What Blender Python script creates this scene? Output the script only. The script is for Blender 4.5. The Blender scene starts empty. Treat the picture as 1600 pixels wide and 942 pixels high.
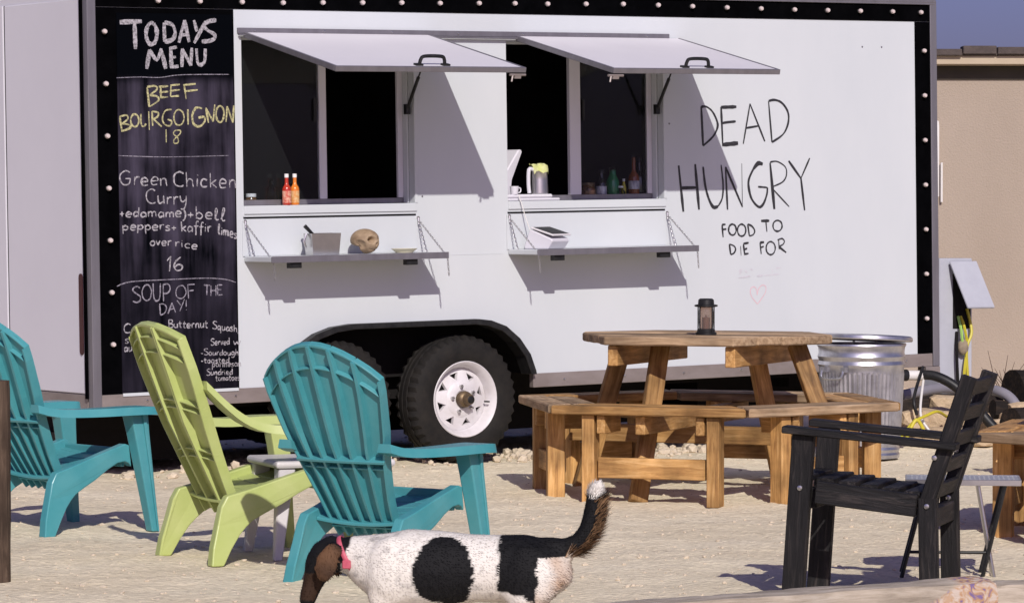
import bpy, bmesh, math, random
from mathutils import Vector, Matrix, Euler, noise
random.seed(11)
R=math.radians
scene=bpy.context.scene
col=scene.collection
# ------------------------------------------------------------------ camera
cd=bpy.data.cameras.new('camera'); cam=bpy.data.objects.new('camera',cd); col.objects.link(cam)
cam.location=(0,0,1.36); cam.rotation_euler=(math.pi/2-0.0235,0,0)
cd.sensor_width=36; cd.lens=36*5700/1600; cd.clip_start=.1; cd.clip_end=4000
scene.camera=cam
# ------------------------------------------------------------------ world and sun
SUN=Vector((-0.1468,0.8359,-0.5290))            # direction the light travels
world=bpy.data.worlds.new('World'); scene.world=world; world.use_nodes=True
wn=world.node_tree; wn.nodes.clear()
sky=wn.nodes.new('ShaderNodeTexSky'); sky.sky_type='NISHITA'; sky.sun_disc=False
sky.sun_elevation=R(32); sky.sun_rotation=math.atan2(-SUN.x,-SUN.y)
sky.altitude=0; sky.air_density=0.82; sky.dust_density=2.1; sky.ozone_density=4.5
tint=wn.nodes.new('ShaderNodeMix'); tint.data_type='RGBA'; tint.blend_type='MULTIPLY'; tint.inputs[0].default_value=1
tint.inputs[7].default_value=(.90,.69,1.06,1)
bg=wn.nodes.new('ShaderNodeBackground'); bg.inputs[1].default_value=0.073
wo=wn.nodes.new('ShaderNodeOutputWorld')
wn.links.new(sky.outputs[0],tint.inputs[6]); wn.links.new(tint.outputs[2],bg.inputs[0]); wn.links.new(bg.outputs[0],wo.inputs[0])
sd=bpy.data.lights.new('sun','SUN'); sd.energy=4.1; sd.angle=R(.53); sd.color=(1,.95,.88)
sun=bpy.data.objects.new('sun',sd); col.objects.link(sun); sun.location=(3,-10,12)
sun.rotation_euler=SUN.to_track_quat('-Z','Y').to_euler()
scene.view_settings.view_transform='Standard'; scene.view_settings.look='None'
scene.view_settings.exposure=0; scene.view_settings.gamma=1; scene.view_settings.use_curve_mapping=False
scene.render.resolution_x=1024; scene.render.resolution_y=602

# ------------------------------------------------------------------ materials
def mat(name,color,rough=.6,metal=0,noise_=None,bump=None,spec=.5,coord='Object',coat=0):
    """noise_=(scale,color2,contrast,stretch xyz)  bump=(scale,strength,dist)"""
    m=bpy.data.materials.new(name); m.use_nodes=True; nt=m.node_tree; b=nt.nodes['Principled BSDF']
    b.inputs['Base Color'].default_value=(*color,1); b.inputs['Roughness'].default_value=rough
    b.inputs['Metallic'].default_value=metal; b.inputs['Specular IOR Level'].default_value=spec
    if coat: b.inputs['Coat Weight'].default_value=coat
    tc=nt.nodes.new('ShaderNodeTexCoord'); src=tc.outputs[coord]
    if noise_:
        sc,c2,con,st=noise_
        mp=nt.nodes.new('ShaderNodeMapping'); mp.inputs[3].default_value=st; nt.links.new(src,mp.inputs[0])
        n=nt.nodes.new('ShaderNodeTexNoise'); n.inputs['Scale'].default_value=sc; n.inputs['Detail'].default_value=6; n.inputs['Roughness'].default_value=.62
        nt.links.new(mp.outputs[0],n.inputs[0])
        r=nt.nodes.new('ShaderNodeValToRGB'); r.color_ramp.elements[0].position=.5-con; r.color_ramp.elements[1].position=.5+con
        r.color_ramp.elements[0].color=(*color,1); r.color_ramp.elements[1].color=(*c2,1)
        nt.links.new(n.outputs[0],r.inputs[0]); nt.links.new(r.outputs[0],b.inputs['Base Color'])
    if bump:
        sc,s,d=bump
        n2=nt.nodes.new('ShaderNodeTexNoise'); n2.inputs['Scale'].default_value=sc; n2.inputs['Detail'].default_value=5
        nt.links.new(src,n2.inputs[0])
        bp=nt.nodes.new('ShaderNodeBump'); bp.inputs[0].default_value=s; bp.inputs[1].default_value=d
        nt.links.new(n2.outputs[0],bp.inputs['Height']); nt.links.new(bp.outputs[0],b.inputs['Normal'])
    return m
def wood(name,c1,c2,c3,rough=.7,scale=1.0,dark=.5,rand=.25,bump=.5):
    """grain runs along the object's own x axis"""
    m=bpy.data.materials.new(name); m.use_nodes=True; nt=m.node_tree; b=nt.nodes['Principled BSDF']; L=nt.links
    tc=nt.nodes.new('ShaderNodeTexCoord'); oi=nt.nodes.new('ShaderNodeObjectInfo')
    ad=nt.nodes.new('ShaderNodeVectorMath'); ad.operation='ADD'
    ml=nt.nodes.new('ShaderNodeMath'); ml.operation='MULTIPLY'; ml.inputs[1].default_value=40; L.new(oi.outputs['Random'],ml.inputs[0])
    cx=nt.nodes.new('ShaderNodeCombineXYZ'); L.new(ml.outputs[0],cx.inputs[0]); L.new(ml.outputs[0],cx.inputs[1])
    L.new(tc.outputs['Object'],ad.inputs[0]); L.new(cx.outputs[0],ad.inputs[1])
    mp=nt.nodes.new('ShaderNodeMapping'); mp.inputs[3].default_value=(1.2*scale,14*scale,14*scale); L.new(ad.outputs[0],mp.inputs[0])
    n=nt.nodes.new('ShaderNodeTexNoise'); n.inputs['Scale'].default_value=3.2; n.inputs['Detail'].default_value=7; n.inputs['Roughness'].default_value=.65; n.inputs['Distortion'].default_value=.6
    L.new(mp.outputs[0],n.inputs[0])
    r=nt.nodes.new('ShaderNodeValToRGB'); e=r.color_ramp.elements; e[0].position=.3; e[0].color=(*c1,1); e[1].position=.72; e[1].color=(*c3,1)
    k=r.color_ramp.elements.new(.52); k.color=(*c2,1)
    L.new(n.outputs[0],r.inputs[0])
    n3=nt.nodes.new('ShaderNodeTexNoise'); n3.inputs['Scale'].default_value=5; n3.inputs['Detail'].default_value=4; L.new(ad.outputs[0],n3.inputs[0])
    rr=nt.nodes.new('ShaderNodeMapRange'); rr.inputs[1].default_value=.35; rr.inputs[2].default_value=.7; rr.inputs[3].default_value=1.08; rr.inputs[4].default_value=dark; L.new(n3.outputs[0],rr.inputs[0])
    rv=nt.nodes.new('ShaderNodeMapRange'); rv.inputs[3].default_value=1-rand; rv.inputs[4].default_value=1+rand; L.new(oi.outputs['Random'],rv.inputs[0])
    mm=nt.nodes.new('ShaderNodeMath'); mm.operation='MULTIPLY'; L.new(rr.outputs[0],mm.inputs[0]); L.new(rv.outputs[0],mm.inputs[1])
    vm=nt.nodes.new('ShaderNodeVectorMath'); vm.operation='SCALE'; L.new(r.outputs[0],vm.inputs[0]); L.new(mm.outputs[0],vm.inputs['Scale'])
    L.new(vm.outputs[0],b.inputs['Base Color']); b.inputs['Roughness'].default_value=rough; b.inputs['Specular IOR Level'].default_value=.25
    bp=nt.nodes.new('ShaderNodeBump'); bp.inputs[0].default_value=bump; bp.inputs[1].default_value=.006; L.new(n.outputs[0],bp.inputs['Height']); L.new(bp.outputs[0],b.inputs['Normal'])
    return m
def glass(name,tintc,dust=.0):
    m=bpy.data.materials.new(name); m.use_nodes=True; nt=m.node_tree; nt.nodes.clear()
    o=nt.nodes.new('ShaderNodeOutputMaterial'); t=nt.nodes.new('ShaderNodeBsdfTransparent'); t.inputs[0].default_value=(*tintc,1)
    g=nt.nodes.new('ShaderNodeBsdfGlossy'); g.inputs['Roughness'].default_value=.03
    f=nt.nodes.new('ShaderNodeFresnel'); f.inputs[0].default_value=1.28
    du=nt.nodes.new('ShaderNodeBsdfDiffuse'); du.inputs[0].default_value=(.5,.52,.55,1); dm=nt.nodes.new('ShaderNodeMixShader'); dm.inputs[0].default_value=dust
    nt.links.new(t.outputs[0],dm.inputs[1]); nt.links.new(du.outputs[0],dm.inputs[2])
    mx=nt.nodes.new('ShaderNodeMixShader'); nt.links.new(f.outputs[0],mx.inputs[0]); nt.links.new(dm.outputs[0],mx.inputs[1]); nt.links.new(g.outputs[0],mx.inputs[2]); nt.links.new(mx.outputs[0],o.inputs[0])
    return m
def chalk(name,c):
    m=bpy.data.materials.new(name); m.use_nodes=True; nt=m.node_tree; b=nt.nodes['Principled BSDF']
    b.inputs['Base Color'].default_value=(*c,1); b.inputs['Roughness'].default_value=.95; b.inputs['Specular IOR Level'].default_value=.1
    tc=nt.nodes.new('ShaderNodeTexCoord'); n=nt.nodes.new('ShaderNodeTexNoise'); n.inputs['Scale'].default_value=90; n.inputs['Detail'].default_value=3
    nt.links.new(tc.outputs['Object'],n.inputs[0])
    r=nt.nodes.new('ShaderNodeMapRange'); r.inputs[1].default_value=.36; r.inputs[2].default_value=.62; r.inputs[3].default_value=.38; r.inputs[4].default_value=.92
    nt.links.new(n.outputs[0],r.inputs[0]); nt.links.new(r.outputs[0],b.inputs['Alpha'])
    return m
M={}
M['white']=mat('white_paint',(.492,.522,.548),.30,noise_=(1.3,(.54,.565,.585),.2,(1,1,.4)),bump=(1.6,.16,.02))
M['flap']=mat('flap_white',(.66,.64,.665),.45,noise_=(2,(.72,.70,.72),.3,(1,1,1)))
M['door_white']=mat('door_paint',(.57,.56,.61),.5,noise_=(2,(.61,.60,.65),.3,(1,1,1)),bump=(1.5,.1,.02))
M['black']=mat('black_vinyl',(.0012,.0012,.0015),.8,noise_=(9,(.0025,.0025,.003),.2,(1,1,1)),spec=.0)
M['alu']=mat('aluminium_trim',(.175,.165,.185),.42,metal=.6,noise_=(6,(.25,.24,.265),.3,(3,3,.4)))
M['alu_dirty']=mat('dirty_aluminium',(.20,.165,.15),.5,metal=.35,noise_=(4,(.30,.26,.25),.25,(1,1,3)),bump=(30,.1,.01))
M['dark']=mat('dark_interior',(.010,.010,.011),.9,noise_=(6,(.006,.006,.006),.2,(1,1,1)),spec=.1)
M['under']=mat('underbody',(.012,.011,.011),.9,bump=(20,.3,.01),spec=.1)
M['rubber']=mat('tyre_rubber',(.009,.0085,.0085),.75,noise_=(14,(.020,.0175,.015),.2,(1,1,1)),bump=(60,.3,.006),spec=.2)
M['rim']=mat('white_steel_rim',(.66,.64,.66),.42,noise_=(9,(.52,.49,.49),.2,(1,1,1)))
M['brass']=mat('rusty_hub',(.20,.14,.07),.5,metal=.6,noise_=(30,(.10,.07,.05),.2,(1,1,1)))
M['steel']=mat('steel',(.62,.61,.60),.28,metal=1,noise_=(20,(.5,.5,.5),.3,(1,1,1)))
M['galv']=mat('galvanised_steel',(.58,.58,.62),.34,metal=.9,noise_=(16,(.42,.42,.46),.16,(1,1,1)),bump=(40,.1,.004))
M['blackmetal']=mat('black_metal',(.006,.006,.007),.45,spec=.3,noise_=(30,(.02,.02,.02),.2,(1,1,1)))
M['bulb']=mat('frosted_bulb',(.56,.48,.46),.25,bump=(50,.05,.002))
M['glass']=glass('window_glass',(.90,.93,.95),.009)
M['clear']=glass('clear_glass',(.86,.88,.86))
M['teal']=mat('teal_plastic',(.038,.235,.265),.36,noise_=(7,(.085,.295,.32),.30,(1,1,1)),bump=(120,.06,.003))
M['lime']=mat('lime_plastic',(.35,.42,.12),.38,noise_=(7,(.45,.50,.20),.30,(1,1,1)),bump=(120,.06,.003))
M['greywhite']=mat('pale_plastic',(.46,.44,.45),.5,noise_=(6,(.6,.57,.57),.25,(1,1,1)))
M['cedar']=wood('stained_cedar',(.25,.122,.042),(.50,.278,.098),(.68,.425,.19),.62,dark=.42,rand=.32)
M['cedar_top']=wood('weathered_cedar',(.21,.135,.075),(.40,.275,.165),(.55,.41,.27),.75,dark=.45,rand=.3)
M['blackwood']=wood('black_stained_wood',(.005,.0045,.005),(.010,.009,.010),(.05,.041,.038),.6,scale=1.3,dark=.6,bump=.8)
M['grey_timber']=wood('weathered_timber',(.24,.20,.155),(.43,.37,.30),(.58,.52,.45),.85,scale=.9,dark=.75,bump=1)
M['postwood']=wood('old_post',(.05,.032,.022),(.12,.08,.055),(.24,.17,.12),.85,dark=.45)
M['stucco']=mat('tan_stucco',(.30,.245,.195),.9,noise_=(1.6,(.34,.28,.225),.2,(1,1,.5)),bump=(70,.7,.008))
M['tanwood']=mat('tan_fascia',(.44,.36,.26),.8,noise_=(5,(.38,.31,.22),.3,(1,1,1)))
M['shingle']=mat('dark_shingle',(.045,.035,.032),.9,noise_=(14,(.09,.07,.062),.25,(1,1,1)),bump=(40,.6,.01))
M['boxgrey']=mat('grey_enclosure',(.36,.37,.42),.5,noise_=(7,(.42,.43,.48),.25,(1,1,1)))
M['rock']=mat('pale_sandstone',(.40,.29,.175),.95,noise_=(8,(.58,.45,.30),.25,(1,1,1)),bump=(25,.8,.02))
M['charred']=wood('charred_log',(.008,.006,.005),(.022,.016,.013),(.07,.045,.03),.9,bump=1)
M['yellow']=mat('yellow_cord',(.50,.43,.03),.5,bump=(80,.1,.002)); M['greencord']=mat('green_cord',(.30,.50,.12),.5,bump=(80,.1,.002))
M['greyhose']=mat('grey_conduit',(.22,.21,.24),.5,bump=(60,.2,.004)); M['whitecord']=mat('white_cord',(.62,.60,.58),.5,bump=(80,.1,.002))
M['chalkw']=chalk('white_chalk',(.42,.40,.43)); M['chalks']=chalk('soft_chalk',(.30,.28,.33)); M['chalky']=chalk('yellow_chalk',(.50,.47,.25))
M['ink']=mat('black_paint_marker',(.012,.011,.014),.5,noise_=(60,(.03,.03,.035),.2,(1,1,1)))
M['faint']=mat('faded_marker',(.47,.46,.50),.5,noise_=(60,(.56,.55,.59),.2,(1,1,1)))
M['pink']=mat('pink_marker',(.60,.36,.40),.5,noise_=(60,(.62,.46,.50),.2,(1,1,1)))
def rock_white():
    return mat('pale_gravel',(.50,.42,.315),.95,noise_=(3,(.60,.51,.39),.3,(1,1,1)),bump=(40,.5,.01))
M['gravel']=rock_white()
def board_mat():
    m=bpy.data.materials.new('smeared_chalkboard'); m.use_nodes=True; nt=m.node_tree; b=nt.nodes['Principled BSDF']; L=nt.links
    tc=nt.nodes.new('ShaderNodeTexCoord')
    mp=nt.nodes.new('ShaderNodeMapping'); mp.inputs[3].default_value=(9,9,.8); L.new(tc.outputs['Object'],mp.inputs[0])
    n=nt.nodes.new('ShaderNodeTexNoise'); n.inputs['Scale'].default_value=1.6; n.inputs['Detail'].default_value=8; n.inputs['Roughness'].default_value=.6; L.new(mp.outputs[0],n.inputs[0])
    n2=nt.nodes.new('ShaderNodeTexNoise'); n2.inputs['Scale'].default_value=2.4; n2.inputs['Detail'].default_value=4; L.new(tc.outputs['Object'],n2.inputs[0])
    sx=nt.nodes.new('ShaderNodeSeparateXYZ'); L.new(tc.outputs['Object'],sx.inputs[0])
    band=nt.nodes.new('ShaderNodeMapRange'); band.interpolation_type='SMOOTHSTEP'; band.inputs[1].default_value=2.10; band.inputs[2].default_value=2.04; L.new(sx.outputs[2],band.inputs[0])
    low=nt.nodes.new('ShaderNodeMapRange'); low.interpolation_type='SMOOTHSTEP'; low.inputs[1].default_value=.75; low.inputs[2].default_value=1.3; low.inputs[3].default_value=.35; L.new(sx.outputs[2],low.inputs[0])
    a=nt.nodes.new('ShaderNodeMath'); a.operation='MULTIPLY'; L.new(n.outputs[0],a.inputs[0]); L.new(n2.outputs[0],a.inputs[1])
    r=nt.nodes.new('ShaderNodeMapRange'); r.inputs[1].default_value=.15; r.inputs[2].default_value=.38; L.new(a.outputs[0],r.inputs[0])
    q=nt.nodes.new('ShaderNodeMath'); q.operation='MULTIPLY'; L.new(r.outputs[0],q.inputs[0]); L.new(band.outputs[0],q.inputs[1])
    q2=nt.nodes.new('ShaderNodeMath'); q2.operation='MULTIPLY'; L.new(q.outputs[0],q2.inputs[0]); L.new(low.outputs[0],q2.inputs[1])
    mx=nt.nodes.new('ShaderNodeMix'); mx.data_type='RGBA'; mx.inputs[6].default_value=(.002,.0024,.0036,1); mx.inputs[7].default_value=(.052,.045,.068,1); L.new(q2.outputs[0],mx.inputs[0])
    L.new(mx.outputs[2],b.inputs['Base Color']); b.inputs['Roughness'].default_value=.85; b.inputs['Specular IOR Level'].default_value=.0
    return m
M['board']=board_mat()
def liquid(name,c,rough=.08,glow=0):
    m=mat(name,c,rough,noise_=(8,tuple(min(1,x*1.3) for x in c),.3,(1,1,1)),spec=.6); return m

# ------------------------------------------------------------------ mesh helpers
class MB:
    def __init__(s): s.v=[]; s.f=[]
    def add(s,vs,fs):
        o=len(s.v); s.v+= [tuple(v) for v in vs]; s.f+=[tuple(i+o for i in f) for f in fs]; return s
    def box(s,a,b):
        (x0,y0,z0),(x1,y1,z1)=a,b
        return s.add([(x0,y0,z0),(x1,y0,z0),(x1,y1,z0),(x0,y1,z0),(x0,y0,z1),(x1,y0,z1),(x1,y1,z1),(x0,y1,z1)],
          [(3,2,1,0),(4,5,6,7),(0,1,5,4),(1,2,6,5),(2,3,7,6),(3,0,4,7)])
    def prism(s,poly,fn0,fn1):
        n=len(poly); vs=[fn0(*p) for p in poly]+[fn1(*p) for p in poly]
        return s.add(vs,[tuple(range(n-1,-1,-1)),tuple(range(n,2*n))]+[(i,(i+1)%n,n+(i+1)%n,n+i) for i in range(n)])
    def tube(s,pts,r,n=8,cap=True,closed=False):
        P=[Vector(p) for p in pts]; m=len(P); rs=r if isinstance(r,(list,tuple)) else [r]*m
        vs=[];up=None
        for i,p in enumerate(P):
            if closed: t=P[(i+1)%m]-P[i-1]
            else: t=(P[min(i+1,m-1)]-P[max(i-1,0)])
            t.normalize()
            if up is None: up=Vector((0,0,1)) if abs(t.z)<.9 else Vector((1,0,0))
            a=t.cross(up).normalized(); b=a.cross(t).normalized(); up=b
            rr=rs[i]; ra,rb=(rr if isinstance(rr,tuple) else (rr,rr))
            vs+=[p+a*ra*math.cos(6.28319*k/n)+b*rb*math.sin(6.28319*k/n) for k in range(n)]
        fs=[]
        for i in range(m if closed else m-1):
            j=(i+1)%m
            fs+=[(i*n+k,i*n+(k+1)%n,j*n+(k+1)%n,j*n+k) for k in range(n)]
        if cap and not closed: fs+=[tuple(range(n-1,-1,-1)),tuple(range((m-1)*n,m*n))]
        return s.add(vs,fs)
    def lathe(s,prof,n=24,c=(0,0,0),axis='z',cap=True):
        vs=[];fs=[];m=len(prof)
        for r,z in prof:
            for k in range(n):
                a=6.28319*k/n; x,y=r*math.cos(a),r*math.sin(a)
                p=(x,y,z) if axis=='z' else ((x,z,y) if axis=='y' else (z,x,y))
                vs.append((c[0]+p[0],c[1]+p[1],c[2]+p[2]))
        for i in range(m-1): fs+=[(i*n+k,i*n+(k+1)%n,(i+1)*n+(k+1)%n,(i+1)*n+k) for k in range(n)]
        if cap and prof[0][0]>1e-6: fs.append(tuple(range(n-1,-1,-1)))
        if cap and prof[-1][0]>1e-6: fs.append(tuple(range((m-1)*n,m*n)))
        return s.add(vs,fs)
    def mesh(s,name,bevel=0,smooth=False,seg=1,angle=None):
        bm=bmesh.new(); bv=[bm.verts.new(v) for v in s.v]
        for f in s.f:
            try: bm.faces.new([bv[i] for i in f])
            except ValueError: pass
        if smooth: bmesh.ops.remove_doubles(bm,verts=bm.verts,dist=1e-5)
        bmesh.ops.recalc_face_normals(bm,faces=bm.faces)
        if bevel:
            es=[e for e in bm.edges if len(e.link_faces)==2 and e.calc_face_angle(0)>.5]
            bmesh.ops.bevel(bm,geom=es,offset=bevel,segments=seg,affect='EDGES',profile=.5,clamp_overlap=True)
        me=bpy.data.meshes.new(name); bm.to_mesh(me); bm.free()
        if smooth:
            me.polygons.foreach_set('use_smooth',[True]*len(me.polygons))
            me.set_sharp_from_angle(angle=angle or R(38))
        return me
    def build(s,name,m,parent=None,bevel=0,smooth=False,seg=1,loc=None,rot=None,angle=None):
        return link(name,s.mesh(name,bevel,smooth,seg,angle),m,parent,loc,rot)
def link(name,me,m=None,parent=None,loc=None,rot=None):
    o=bpy.data.objects.new(name,me); col.objects.link(o)
    if m is not None and me is not None and not me.materials: me.materials.append(M[m] if isinstance(m,str) else m)
    if parent: o.parent=parent
    if loc is not None: o.location=loc
    if rot is not None: o.rotation_euler=rot
    return o
def tag(o,label,cat,group=None):
    o['label']=label; o['category']=cat
    if group: o['group']=group
    return o
def thing(name,label,cat,loc=(0,0,0),rz=0,group=None):
    o=bpy.data.objects.new(name,None); col.objects.link(o); o.location=loc; o.rotation_euler=(0,0,rz); o.empty_display_size=.2
    return tag(o,label,cat,group)
def copy_tree(o,parent=None):
    c=o.copy(); col.objects.link(c); c.parent=parent
    for ch in list(o.children): copy_tree(ch,c)
    return c
def bar(name,p0,p1,w,t,m,parent,up=(0,0,1),bevel=.004,ext=0,miter=None):
    """a straight timber from p0 to p1 in the parent's space: its own x axis is the grain; w across, t along up"""
    p0,p1=Vector(p0),Vector(p1); d=(p1-p0); L=d.length; x=d.normalized(); up=Vector(up)
    y=up.cross(x).normalized(); z=x.cross(y)
    b=MB().box((-L/2-ext,-w/2,-t/2),(L/2+ext,w/2,t/2)); me=b.mesh(name,bevel)
    o=link(name,me,m,parent); mt=Matrix((x,y,z)).transposed().to_4x4(); mt.translation=(p0+p1)/2
    o.matrix_local=mt
    return o
def smooth_path(P,k=6):
    P=[Vector(p) for p in P]
    if len(P)<3: return P
    out=[]
    for i in range(len(P)-1):
        a=P[max(i-1,0)];b=P[i];c=P[i+1];d=P[min(i+2,len(P)-1)]
        for j in range(k):
            t=j/k; out.append(.5*((2*b)+(c-a)*t+(2*a-5*b+4*c-d)*t*t+(3*b-a-3*c+d)*t**3))
    out.append(P[-1]); return out
def curve_panel(name,outer,holes,thick,fn):
    """flat panel with holes: outline in 2D, fn maps (a,b,h) to 3D"""
    cu=bpy.data.curves.new(name,'CURVE'); cu.dimensions='2D'; cu.fill_mode='BOTH'; cu.extrude=thick/2
    for poly in [outer]+holes:
        sp=cu.splines.new('POLY'); sp.points.add(len(poly)-1); sp.use_cyclic_u=True
        for p,q in zip(sp.points,poly): p.co=(q[0],q[1],0,1)
    o=bpy.data.objects.new(name,cu); col.objects.link(o)
    dg=bpy.context.evaluated_depsgraph_get(); me=bpy.data.meshes.new_from_object(o.evaluated_get(dg))
    bpy.data.objects.remove(o); bpy.data.curves.remove(cu)
    for v in me.vertices: v.co=Vector(fn(v.co.x,v.co.y,v.co.z+thick/2))
    bm=bmesh.new(); bm.from_mesh(me); bmesh.ops.remove_doubles(bm,verts=bm.verts,dist=1e-5); bmesh.ops.recalc_face_normals(bm,faces=bm.faces); bm.to_mesh(me); bm.free()
    me.polygons.foreach_set('use_smooth',[False]*len(me.polygons))
    me.materials.clear(); me.name=name
    return me
def ico(sub): 
    bm=bmesh.new(); bmesh.ops.create_icosphere(bm,subdivisions=sub,radius=1); vs=[v.co.copy() for v in bm.verts]; fs=[tuple(v.index for v in f.verts) for f in bm.faces]; bm.free(); return vs,fs
ICO1,ICO2,ICO3=ico(1),ico(2),ico(3)

# ------------------------------------------------------------------ ground
def gz(x,y):
    if abs(x)>30 or y<2 or y>60: return 0.0
    a=.022*noise.noise(Vector((x*.55,y*.55,1.3)))+.012*noise.noise(Vector((x*2.3,y*2.3,7.1)))
    b=noise.noise(Vector((x*7,y*7,3.3)))
    c=noise.noise(Vector((x*17,y*17,9.7)))
    return a+.007*b+.0075*max(0,c)*1.6-.004
def axis(lo,hi,st,outs):
    n=int(round((hi-lo)/st)); core=[lo+(hi-lo)*i/n for i in range(n+1)]
    return [lo-o for o in reversed(outs)]+core+[hi+o for o in outs]
OUT=[.1,.25,.5,1,2,4,8,16,40,100,250,600,1500]
gx=axis(-3.6,4.4,.034,OUT); gy=axis(11.6,24.0,.036,OUT)
vs=[(x,y,gz(x,y)) for y in gy for x in gx]; nx=len(gx)
fs=[(j*nx+i,j*nx+i+1,(j+1)*nx+i+1,(j+1)*nx+i) for j in range(len(gy)-1) for i in range(nx-1)]
gm=bpy.data.meshes.new('ground'); gm.from_pydata(vs,[],fs); gm.update()
gm.polygons.foreach_set('use_smooth',[True]*len(gm.polygons))
def ground_mat():
    m=bpy.data.materials.new('dry_gravel_dirt'); m.use_nodes=True; nt=m.node_tree; b=nt.nodes['Principled BSDF']; L=nt.links
    tc=nt.nodes.new('ShaderNodeTexCoord')
    def nz(sc,det,ro=.6):
        n=nt.nodes.new('ShaderNodeTexNoise'); n.inputs['Scale'].default_value=sc; n.inputs['Detail'].default_value=det; n.inputs['Roughness'].default_value=ro; L.new(tc.outputs['Object'],n.inputs[0]); return n
    a=nz(1.1,4); c=nz(26,6,.7); v=nt.nodes.new('ShaderNodeTexVoronoi'); v.inputs['Scale'].default_value=38; L.new(tc.outputs['Object'],v.inputs[0])
    r=nt.nodes.new('ShaderNodeValToRGB'); e=r.color_ramp.elements; e[0].position=.3; e[0].color=(.645,.555,.395,1); e[1].position=.7; e[1].color=(.755,.67,.50,1); L.new(a.outputs[0],r.inputs[0])
    r2=nt.nodes.new('ShaderNodeValToRGB'); e=r2.color_ramp.elements; e[0].position=.30; e[0].color=(.82,.80,.78,1); e[1].position=.5; e[1].color=(1.05,1.05,1.05,1); L.new(c.outputs[0],r2.inputs[0])
    mx=nt.nodes.new('ShaderNodeMix'); mx.data_type='RGBA'; mx.blend_type='MULTIPLY'; mx.inputs[0].default_value=1; L.new(r.outputs[0],mx.inputs[6]); L.new(r2.outputs[0],mx.inputs[7])
    L.new(mx.outputs[2],b.inputs['Base Color']); b.inputs['Roughness'].default_value=.95; b.inputs['Specular IOR Level'].default_value=.15
    ad=nt.nodes.new('ShaderNodeMath'); ad.operation='ADD'; L.new(c.outputs[0],ad.inputs[0]); L.new(v.outputs['Distance'],ad.inputs[1])
    bp=nt.nodes.new('ShaderNodeBump'); bp.inputs[0].default_value=.5; bp.inputs[1].default_value=.010; L.new(ad.outputs[0],bp.inputs['Height']); L.new(bp.outputs[0],b.inputs['Normal'])
    return m
g=link('ground',gm,ground_mat()); g['kind']='structure'

# ------------------------------------------------------------------ trailer frame: u along the side, d into the trailer, v up from the floor line
YAW,TILT=0.60836,0.01658
TO=Vector((-1.4333,19.1507,0.4549))
TROT=Matrix.Rotation(YAW,3,'Z')@Matrix.Rotation(-TILT,3,'Y')
V0=.455
TB=TO-TROT@Vector((0,0,V0))
def TW(u,d,v): return TO+TROT@Vector((u,d,v))
tr=thing('food_trailer','white food trailer with black trim, chalkboard menu and two open serving windows','trailer')
tr.location=TB; tr.rotation_euler=TROT.to_euler()
def P(u,d,v): return (u,d,v+V0)
UL,UR,VT,DW=-.85,4.85,2.09,2.1
def tbox(name,a,b,m,parent=tr,bevel=.002,smooth=False):
    return MB().box(P(*a),P(*b)).build(name,m,parent,bevel)
# side skin with openings
W1=(.045,1.12,.955,1.84); W2=(1.735,2.815,.955,1.835)
rect=lambda a,b,c,d:[(a,c),(b,c),(b,d),(a,d)]
arch=[(.235,-.002),(.25,.06),(.29,.14),(.36,.215),(.45,.268),(.56,.302),(.68,.315),(1.50,.315),(1.58,.305),(1.68,.27),(1.77,.20),(1.84,.11),(1.875,.02),(1.88,-.002)]
sk=[(UL,0)]+arch+[(UR,0),(UR,VT),(UL,VT)]
link('side_wall',curve_panel('side_wall',sk,[rect(*W1),rect(*W2)],.05,lambda a,b,h:P(a,.05-h,b)),'white',tr)
ew=link('end_wall',MB().box(P(UL,.05,0),P(UL+.04,DW,VT)).mesh('end_wall',.002),'door_white',tr)
tbox('end_wall',(UR-.04,.05,0),(UR,DW,VT),'white')
tbox('rear_wall',(UL+.04,DW-.04,0),(UR-.04,DW,VT),'white')
tbox('roof',(UL-.02,-.02,VT),(UR+.02,DW+.02,VT+.05),'alu',bevel=.01)
tbox('floor',(UL+.04,.35,.0),(UR-.04,DW-.04,.05),'under')
tbox('floor',(1.90,.05,.0),(UR-.04,.349,.05),'under')
tbox('floor',(UL+.04,.05,.0),(.10,.349,.05),'under')
# dark interior lining
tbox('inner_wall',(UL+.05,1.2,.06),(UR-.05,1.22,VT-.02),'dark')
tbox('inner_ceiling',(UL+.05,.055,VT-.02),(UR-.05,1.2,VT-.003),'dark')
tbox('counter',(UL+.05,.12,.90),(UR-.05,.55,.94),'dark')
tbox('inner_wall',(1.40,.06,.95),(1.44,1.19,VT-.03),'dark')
# black border
tbox('black_border',(UL,-.004,1.985),(UR,0,VT),'black',bevel=0)
tbox('black_border',(4.708,-.004,0),(UR,0,1.983),'black',bevel=0)
tbox('black_border',(UL,-.004,0),(-.002,0,1.983),'black',bevel=0)
tbox('white_edge',(-.002,-.006,0),(.014,-.0005,1.98),'white',bevel=0)
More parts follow.
